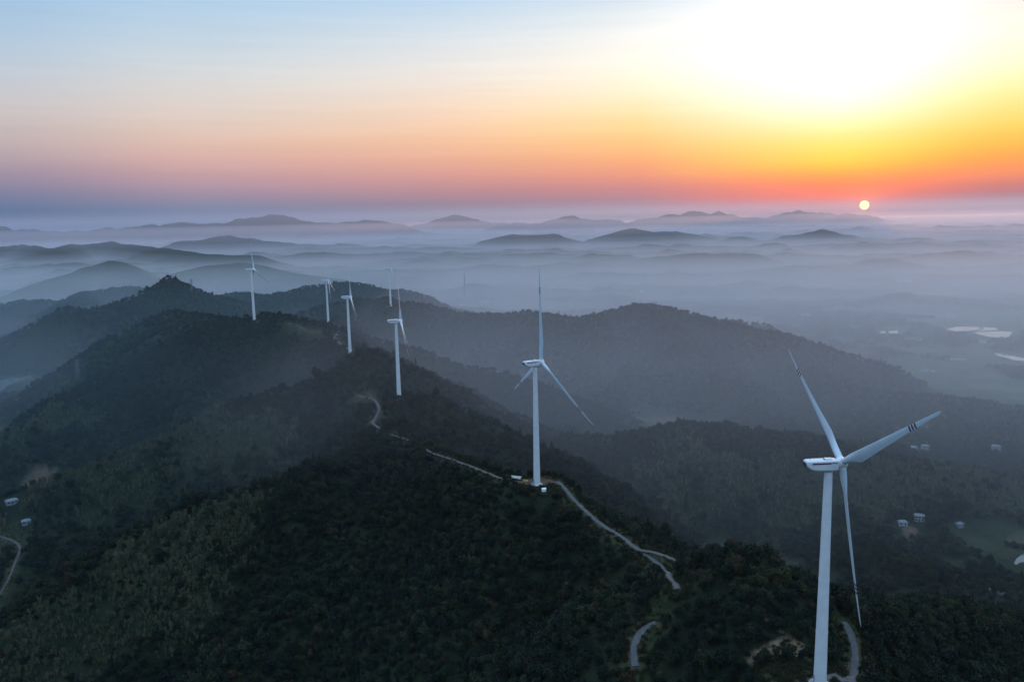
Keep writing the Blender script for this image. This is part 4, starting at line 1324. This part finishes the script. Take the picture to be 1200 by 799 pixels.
def scatter(name, pts, sources, label, cat):
    """one object: points carrying a size, a turn and a kind, each grown into one plant"""
    P_ = pts[:, :3].copy(); P_[:, 2] += CAMZ - .12
    me = bpy.data.meshes.new(name)
    me.vertices.add(len(P_)); me.vertices.foreach_set('co', P_.astype(np.float32).ravel())
    n = len(P_)
    r_ = np.random.default_rng(len(P_))
    def put(nm, typ, arr):
        a = me.attributes.new(nm, typ, 'POINT')
        a.data.foreach_set('vector' if typ == 'FLOAT_VECTOR' else 'value', arr.ravel())
    put('size', 'FLOAT_VECTOR', (pts[:, 3:4] * np.stack([np.ones(n), np.ones(n), r_.uniform(.8, 1.25, n)], 1)).astype(np.float32))
    put('turn', 'FLOAT_VECTOR', np.stack([r_.uniform(-.08, .08, n), r_.uniform(-.08, .08, n), r_.uniform(0, 6.28, n)], 1).astype(np.float32))
    put('sort', 'INT', pts[:, 4].astype(np.int32))
    o = bpy.data.objects.new(name, me); COL.objects.link(o)
    ng_ = bpy.data.node_groups.new(name, 'GeometryNodeTree')
    ng_.interface.new_socket('Geometry', in_out='INPUT', socket_type='NodeSocketGeometry')
    ng_.interface.new_socket('Geometry', in_out='OUTPUT', socket_type='NodeSocketGeometry')
    gi = ng_.nodes.new('NodeGroupInput'); go = ng_.nodes.new('NodeGroupOutput')
    jn = ng_.nodes.new('GeometryNodeJoinGeometry')
    def named(nm, typ):
        a = ng_.nodes.new('GeometryNodeInputNamedAttribute'); a.data_type = typ; a.inputs[0].default_value = nm
        return a.outputs[0]
    sz = named('size', 'FLOAT_VECTOR'); tn = named('turn', 'FLOAT_VECTOR'); so = named('sort', 'INT')
    for k, ob in enumerate(sources):
        oi = ng_.nodes.new('GeometryNodeObjectInfo'); oi.inputs['Object'].default_value = ob; oi.inputs['As Instance'].default_value = True
        ip = ng_.nodes.new('GeometryNodeInstanceOnPoints')
        cp = ng_.nodes.new('FunctionNodeCompare'); cp.data_type = 'INT'; cp.operation = 'EQUAL'
        ng_.links.new(so, cp.inputs[2]); cp.inputs[3].default_value = k
        e2r = ng_.nodes.new('FunctionNodeEulerToRotation')
        ng_.links.new(tn, e2r.inputs[0])
        ng_.links.new(gi.outputs[0], ip.inputs['Points']); ng_.links.new(cp.outputs[0], ip.inputs['Selection'])
        ng_.links.new(oi.outputs['Geometry'], ip.inputs['Instance']); ng_.links.new(e2r.outputs[0], ip.inputs['Rotation']); ng_.links.new(sz, ip.inputs['Scale'])
        ng_.links.new(ip.outputs[0], jn.inputs[0])
    ng_.links.new(jn.outputs[0], go.inputs[0])
    md = o.modifiers.new('grow', 'NODES'); md.node_group = ng_
    tag(o, label, cat, kind='stuff')
    return o

rest = ~pick
ks = sorted(src)
m = rest & (kind == 0)
prob = np.array([.27, .24, .22, .2, .07])[ks]; prob = prob / prob.sum()
pts = np.column_stack([TR[m], rng.choice(len(ks), m.sum(), p=prob)])
scatter('forest', pts, [src[k] for k in ks], 'dense dark green broadleaf forest covering the ridges and slopes', 'forest')
# one visible clump of each bamboo and bush stands free and is repeated in the masses
def free_plant(mesh, nm, px, py, s, label, cat):
    p = cast(px, py, height)
    o = bpy.data.objects.new(nm, mesh); COL.objects.link(o)
    o.location = (p[0], p[1], p[2] + CAMZ - .1); o.scale = (s, s, s)
    tag(o, label, cat)
    return o
bs = [free_plant(BAMB[k], 'bamboo_clump', px, py, 1.1, lab, 'bamboo') for k, (px, py, lab) in enumerate(((264, 598, 'tallest pale bamboo clump at the upper end of the bamboo stand on the left spur'),
      (216, 700, 'pale yellow-green bamboo clump at the lower right edge of the left bamboo stand'), (150, 690, 'pale bamboo clump in the middle of the left bamboo stand')))]
m = kind == 1
B_ = np.concatenate([TR[m]] * 3)
B_[:, :2] += rng.normal(size=(len(B_), 2)) * 1.6 * B_[:, 3:4]
B_[:, 2] = height(B_[:, 0], B_[:, 1])
pts = np.column_stack([B_, rng.integers(0, 3, len(B_))])
pts[:, 3] *= rng.uniform(.38, .72, len(B_))
scatter('bamboo_grove_foliage', pts, bs, 'pale yellow-green bamboo covering the crests of the left spurs and the middle hill', 'bamboo')
bu = [free_plant(BUSH[k], 'bush', px, py, 1.3, lab, 'bush') for k, (px, py, lab) in enumerate(((735, 641, 'olive bush at the lower edge of the crest track near its fork'),
      (690, 590, 'yellow-green bush on the verge right of the crest track'), (735, 722, 'pale flowering bush left of the lower bend of the track')))]
# undergrowth along the roads, on the pads and over the flat by the first machine
U = []
for k_, r_ in ROADS.items():
    dd = np.hypot(r_[:, 0], r_[:, 1]).mean()
    dens = 16 if dd < 700 else 5
    for q in r_:
        for _ in range(dens):
            a = rng.uniform(-1, 1); off = np.sign(a) * (ROAD_W[k_] / 2 + 1.0 + abs(a) ** 1.3 * 9)
            th = rng.uniform(0, 6.28)
            U.append((q[0] + off * math.cos(th), q[1] + off * math.sin(th)))
for cx, cy_, rx, ry, n_ in ((93, 263, 22, 17, 620), (16, 494, 18, 11, 260), (106, 268, 26, 18, 260), (-114, 786, 10, 9, 60), (40, 470, 25, 18, 160)):
    for _ in range(n_):
        a = rng.uniform(0, 6.28); q = math.sqrt(rng.random())
        U.append((cx + rx * q * math.cos(a), cy_ + ry * q * math.sin(a)))
for cx, cy_, rx, ry in STRAW:
    for _ in range(30): U.append((cx + rng.normal() * rx, cy_ + rng.normal() * ry))
# scattered pale flowering shrubs on the near slopes
m = (np.hypot(TR[:, 0], TR[:, 1]) < 480) & (rng.random(len(TR)) < .012)
U = np.array(U)
UZ, URD = height(U[:, 0], U[:, 1], True)
ok = (URD > .9) & (np.hypot(U[:, 0] - CAB[0] + .3, U[:, 1] - CAB[1] + 2) > 3.6)
for (b_, yw, ph), rx in zip(TURB, (5, 5.5, 5, 5, 5, 5, 5)):
    ok &= np.hypot(U[:, 0] - b_[0], U[:, 1] - b_[1]) > rx
ok &= ~(np.hypot((U[:, 0] - TURB[1][0][0] + 2) / 17, (U[:, 1] - TURB[1][0][1] - 6) / 6) < 1)
U, UZ = U[ok], UZ[ok]
pts = np.column_stack([U, UZ, rng.uniform(.5, 1.5, len(U)), rng.choice([0, 1, 2], len(U), p=[.55, .38, .07])])
fl_ = TR[m]
pts = np.vstack([pts, np.column_stack([fl_[:, :2], fl_[:, 2] + fl_[:, 3] * 4.2, fl_[:, 3] * 1.1, np.full(len(fl_), 2)])])
scatter('undergrowth', pts, bu, 'olive and yellow-green undergrowth along the tracks and clearings', 'undergrowth')

# ------------------------------------------------------------------ houses
M_hw = simple_mat('house_white', (.30, .30, .30), .8, noise=.2, nscale=.3)
M_hg = simple_mat('house_grey', (.20, .21, .22), .85, noise=.3, nscale=.3)
M_rf = simple_mat('roof_grey', (.16, .17, .19), .8, noise=.3, nscale=.5)
M_gl = simple_mat('window_dark', (.02, .025, .03), .15)
M_yard = simple_mat('yard_concrete', (.40, .38, .35), .9, noise=.3, nscale=.3)
def house(p, w, d, st, yaw, wk, label, detail):
    e = empty('house', (p[0], p[1], p[2] + CAMZ), yaw)
    tag(e, label, 'house')
    H = 3.0 * st
    if detail: w *= .85; d *= .85
    bm = bmesh.new(); add_box(bm, -w / 2, w / 2, -d / 2, d / 2, -1.6, H); link('wall', bm_mesh(bm, 'wall'), e, mat=M_hw if wk == 'w' else M_hg)
    bm = bmesh.new()
    o_ = .6
    vs = [bm.verts.new(v) for v in ((-w / 2 - o_, -d / 2 - o_, H + .003), (w / 2 + o_, -d / 2 - o_, H + .003), (w / 2 + o_, d / 2 + o_, H + .003), (-w / 2 - o_, d / 2 + o_, H + .003),
                                     (-w / 2 + d * .3, 0, H + 1.9), (w / 2 - d * .3, 0, H + 1.9))]
    for q in ((0, 1, 5, 4), (2, 3, 4, 5), (1, 2, 5), (3, 0, 4), (3, 2, 1, 0)): bm.faces.new([vs[i] for i in q])
    link('roof', bm_mesh(bm, 'roof'), e, mat=M_rf)
    if detail:
        nw = max(2, int(w / 3))
        for s_ in range(st):
            for k in range(nw):
                xc = -w / 2 + w * (k + .5) / nw
                if s_ == 0 and k == nw // 2:
                    bm = bmesh.new(); add_box(bm, xc - .55, xc + .55, -d / 2 - .06, -d / 2 + .02, .05, 2.3); link('door', bm_mesh(bm, 'door'), e, mat=M_gl)
                    continue
                bm = bmesh.new(); add_box(bm, xc - .85, xc + .85, -d / 2 - .06, -d / 2 + .02, 3 * s_ + .9, 3 * s_ + 2.3); wn = link('window', bm_mesh(bm, 'window'), e, mat=M_gl)
                bm = bmesh.new(); add_box(bm, xc - .95, xc + .95, -d / 2 - .14, -d / 2 - .003, 3 * s_ + .78, 3 * s_ + .89); link('sill', bm_mesh(bm, 'sill'), wn, mat=M_hw)
    return e
for i, (hs, p) in enumerate(zip(HOUSES, H_POS)):
    face = math.atan2(p[0], p[1])
    house(p, hs[2], hs[3], hs[4], hs[5] - face * .6, hs[6], hs[7], np.hypot(p[0], p[1]) < 1500)
# low yard wall before the first farmhouse
p = cast(1079, 536, height)
bm = bmesh.new(); add_box(bm, -16, 16, -.3, .3, -3, 1.6); add_box(bm, -16.2, 16.2, -.45, .45, 1.603, 1.8)
o = link('yard_wall', bm_mesh(bm, 'yard_wall'), mat=M_yard); o.location = (p[0], p[1], p[2] + CAMZ); o.rotation_euler = (0, 0, -.25)
tag(o, 'long pale yard wall in front of the two joined farmhouses', 'wall')

# ------------------------------------------------------------------ masts
M_mast = simple_mat('mast_steel', (.16, .18, .20), .6, metal=.4)
def lattice(name, p, h, wb, wt, bays, label, cat, arms=0, bar=.25, guy=0):
    e = empty(name, (p[0], p[1], p[2] + CAMZ)); tag(e, label, cat)
    def wz(z): return wb + (wt - wb) * z / h
    bm = bmesh.new()
    for sx_, sy_ in ((-1, -1), (1, -1), (1, 1), (-1, 1)):
        add_bar(bm, (sx_ * wb / 2, sy_ * wb / 2, -3), (sx_ * wt / 2, sy_ * wt / 2, h), bar, 4)
    link('uprights', bm_mesh(bm, 'uprights'), e, mat=M_mast)
    bm = bmesh.new()
    for k in range(bays):
        z0, z1 = h * k / bays, h * (k + 1) / bays
        a, c_ = wz(z0) / 2, wz(z1) / 2
        for (ux, uy), (vx, vy) in (((-1, -1), (1, -1)), ((1, -1), (1, 1)), ((1, 1), (-1, 1)), ((-1, 1), (-1, -1))):
            add_bar(bm, (ux * a, uy * a, z0), (vx * c_, vy * c_, z1), bar * .6, 4)
            add_bar(bm, (vx * a, vy * a, z0), (ux * c_, uy * c_, z1), bar * .6, 4)
    link('bracing', bm_mesh(bm, 'bracing'), e, mat=M_mast)
    for k in range(arms):
        z = h * (.70 + .13 * k)
        bm = bmesh.new()
        L = wb * (1.0 - .12 * k)
        add_bar(bm, (-L, 0, z), (L, 0, z), bar, 4); add_bar(bm, (-L, 0, z), (0, 0, z + h * .05), bar * .6, 4); add_bar(bm, (L, 0, z), (0, 0, z + h * .05), bar * .6, 4)
        link('crossarm', bm_mesh(bm, 'crossarm'), e, mat=M_mast)
    if guy:
        for k in range(3):
            bm = bmesh.new(); a = k * 2.094
            for z in (h * .45, h * .9): add_bar(bm, (0, 0, z), (guy * math.cos(a), guy * math.sin(a), 0), .12, 4)
            link('guy_wire', bm_mesh(bm, 'guy_wire'), e, mat=M_mast)
    return e
p = cast(545.3, 361, height, 60, 8000)
lattice('radio_mast', p, 40 * p[1] / F_PX, 3.6, 2.6, 34, 'tall thin lattice mast rising out of the mist beyond the ridge', 'mast', guy=50, bar=1.6)
p = cast(92, 445, height)
lattice('transmission_tower', p, 34, 7, 1.6, 9, 'faint lattice power pylon on the wooded spur at the left', 'power pylon', 3, bar=.4)
p = cast(225, 341, height)
lattice('transmission_tower', p, 30, 6, 1.4, 8, 'tiny power pylon on the crest right of the pointed hilltop', 'power pylon', 3, bar=.45)

# ------------------------------------------------------------------ things by the track
M_cab = simple_mat('cabinet_white', (.80, .82, .84), .4)
p = cast(637.3, 575.5, height)
e = empty('transformer_cabinet', (p[0], p[1], p[2] + CAMZ), .25); tag(e, 'small white transformer cabinet with pitched lid below the turbine on the earth pad', 'electrical cabinet')
bm = bmesh.new(); add_box(bm, -1.25, 1.25, -.9, .9, -.6, 1.7, .04); link('body', bm_mesh(bm, 'body'), e, mat=M_cab)
bm = bmesh.new()
vs = [bm.verts.new(v) for v in ((-1.4, -1.05, 1.703), (1.4, -1.05, 1.703), (1.4, 1.05, 1.703), (-1.4, 1.05, 1.703), (-1.4, 0, 2.35), (1.4, 0, 2.35))]
for q in ((0, 1, 5, 4), (2, 3, 4, 5), (1, 2, 5), (3, 0, 4), (3, 2, 1, 0)): bm.faces.new([vs[i] for i in q])
link('roof', bm_mesh(bm, 'roof'), e, mat=M_cab)
for s in (-.62, .62):
    bm = bmesh.new(); add_box(bm, s - .54, s + .54, -.95, -.905, .1, 1.5, .01); dr = link('door', bm_mesh(bm, 'door'), e, mat=M_cab)
    bm = bmesh.new(); add_box(bm, s - .3, s + .3, -.98, -.953, 1.0, 1.3); link('louvre', bm_mesh(bm, 'louvre'), dr, mat=M_grey)
# two bright stacks of sheeting and drums on the pad
M_or = simple_mat('orange_plastic', (.75, .30, .06), .5); M_ye = simple_mat('yellow_plastic', (.72, .62, .05), .5)
for (px, py, mt_, lab) in ((614.2, 563.4, M_or, 'orange water-filled road barrier on the earth pad'), (617.2, 563.6, M_ye, 'yellow water-filled road barrier beside the orange one')):
    p = cast(px, py, height)
    e = empty('road_barrier', (p[0], p[1], p[2] + CAMZ), .2); tag(e, lab, 'barrier')
    bm = bmesh.new()
    for x0, x1, z0, z1, dy in ((-.75, .75, 0, .25, .3), (-.7, .7, .25, .55, .2), (-.68, .68, .55, .95, .13)):
        add_box(bm, x0, x1, -dy, dy, z0 + (.002 if z0 else 0), z1)
    link('body', bm_mesh(bm, 'body'), e, mat=mt_)
    bm = bmesh.new(); add_box(bm, -.5, .5, -.22, -.2, .35, .5); link('reflector', bm_mesh(bm, 'reflector'), e, mat=M_white)
# guard posts standing along the edge of the crest track
M_post = simple_mat('post_dark', (.03, .03, .03), .7); M_pw = simple_mat('post_ring', (.5, .5, .48), .5)
bm = bmesh.new(); add_lathe(bm, [(.22, -.5), (.22, .95), (.16, 1.05)], 10); me_p = bm_mesh(bm, 'guard_post'); me_p.materials.append(M_post)
bm = bmesh.new(); add_lathe(bm, [(.225, .7), (.225, .82)], 10, cap=False); me_r = bm_mesh(bm, 'ring'); me_r.materials.append(M_pw)
for i, (px, py) in enumerate(((752.8, 649.4), (758.2, 653), (763.4, 657.7), (771.8, 666), (775.5, 670.5), (779.3, 674.8), (786.5, 683.7), (789.6, 688.7), (791.4, 693))):
    p = cast(px, py, height)
    o = bpy.data.objects.new('guard_post', me_p); COL.objects.link(o); o.location = (p[0], p[1], p[2] + CAMZ)
    tag(o, 'short dark guard post on the track edge below the fork', 'post', 'guard posts along the crest track')
    r_ = bpy.data.objects.new('ring', me_r); COL.objects.link(r_); r_.parent = o
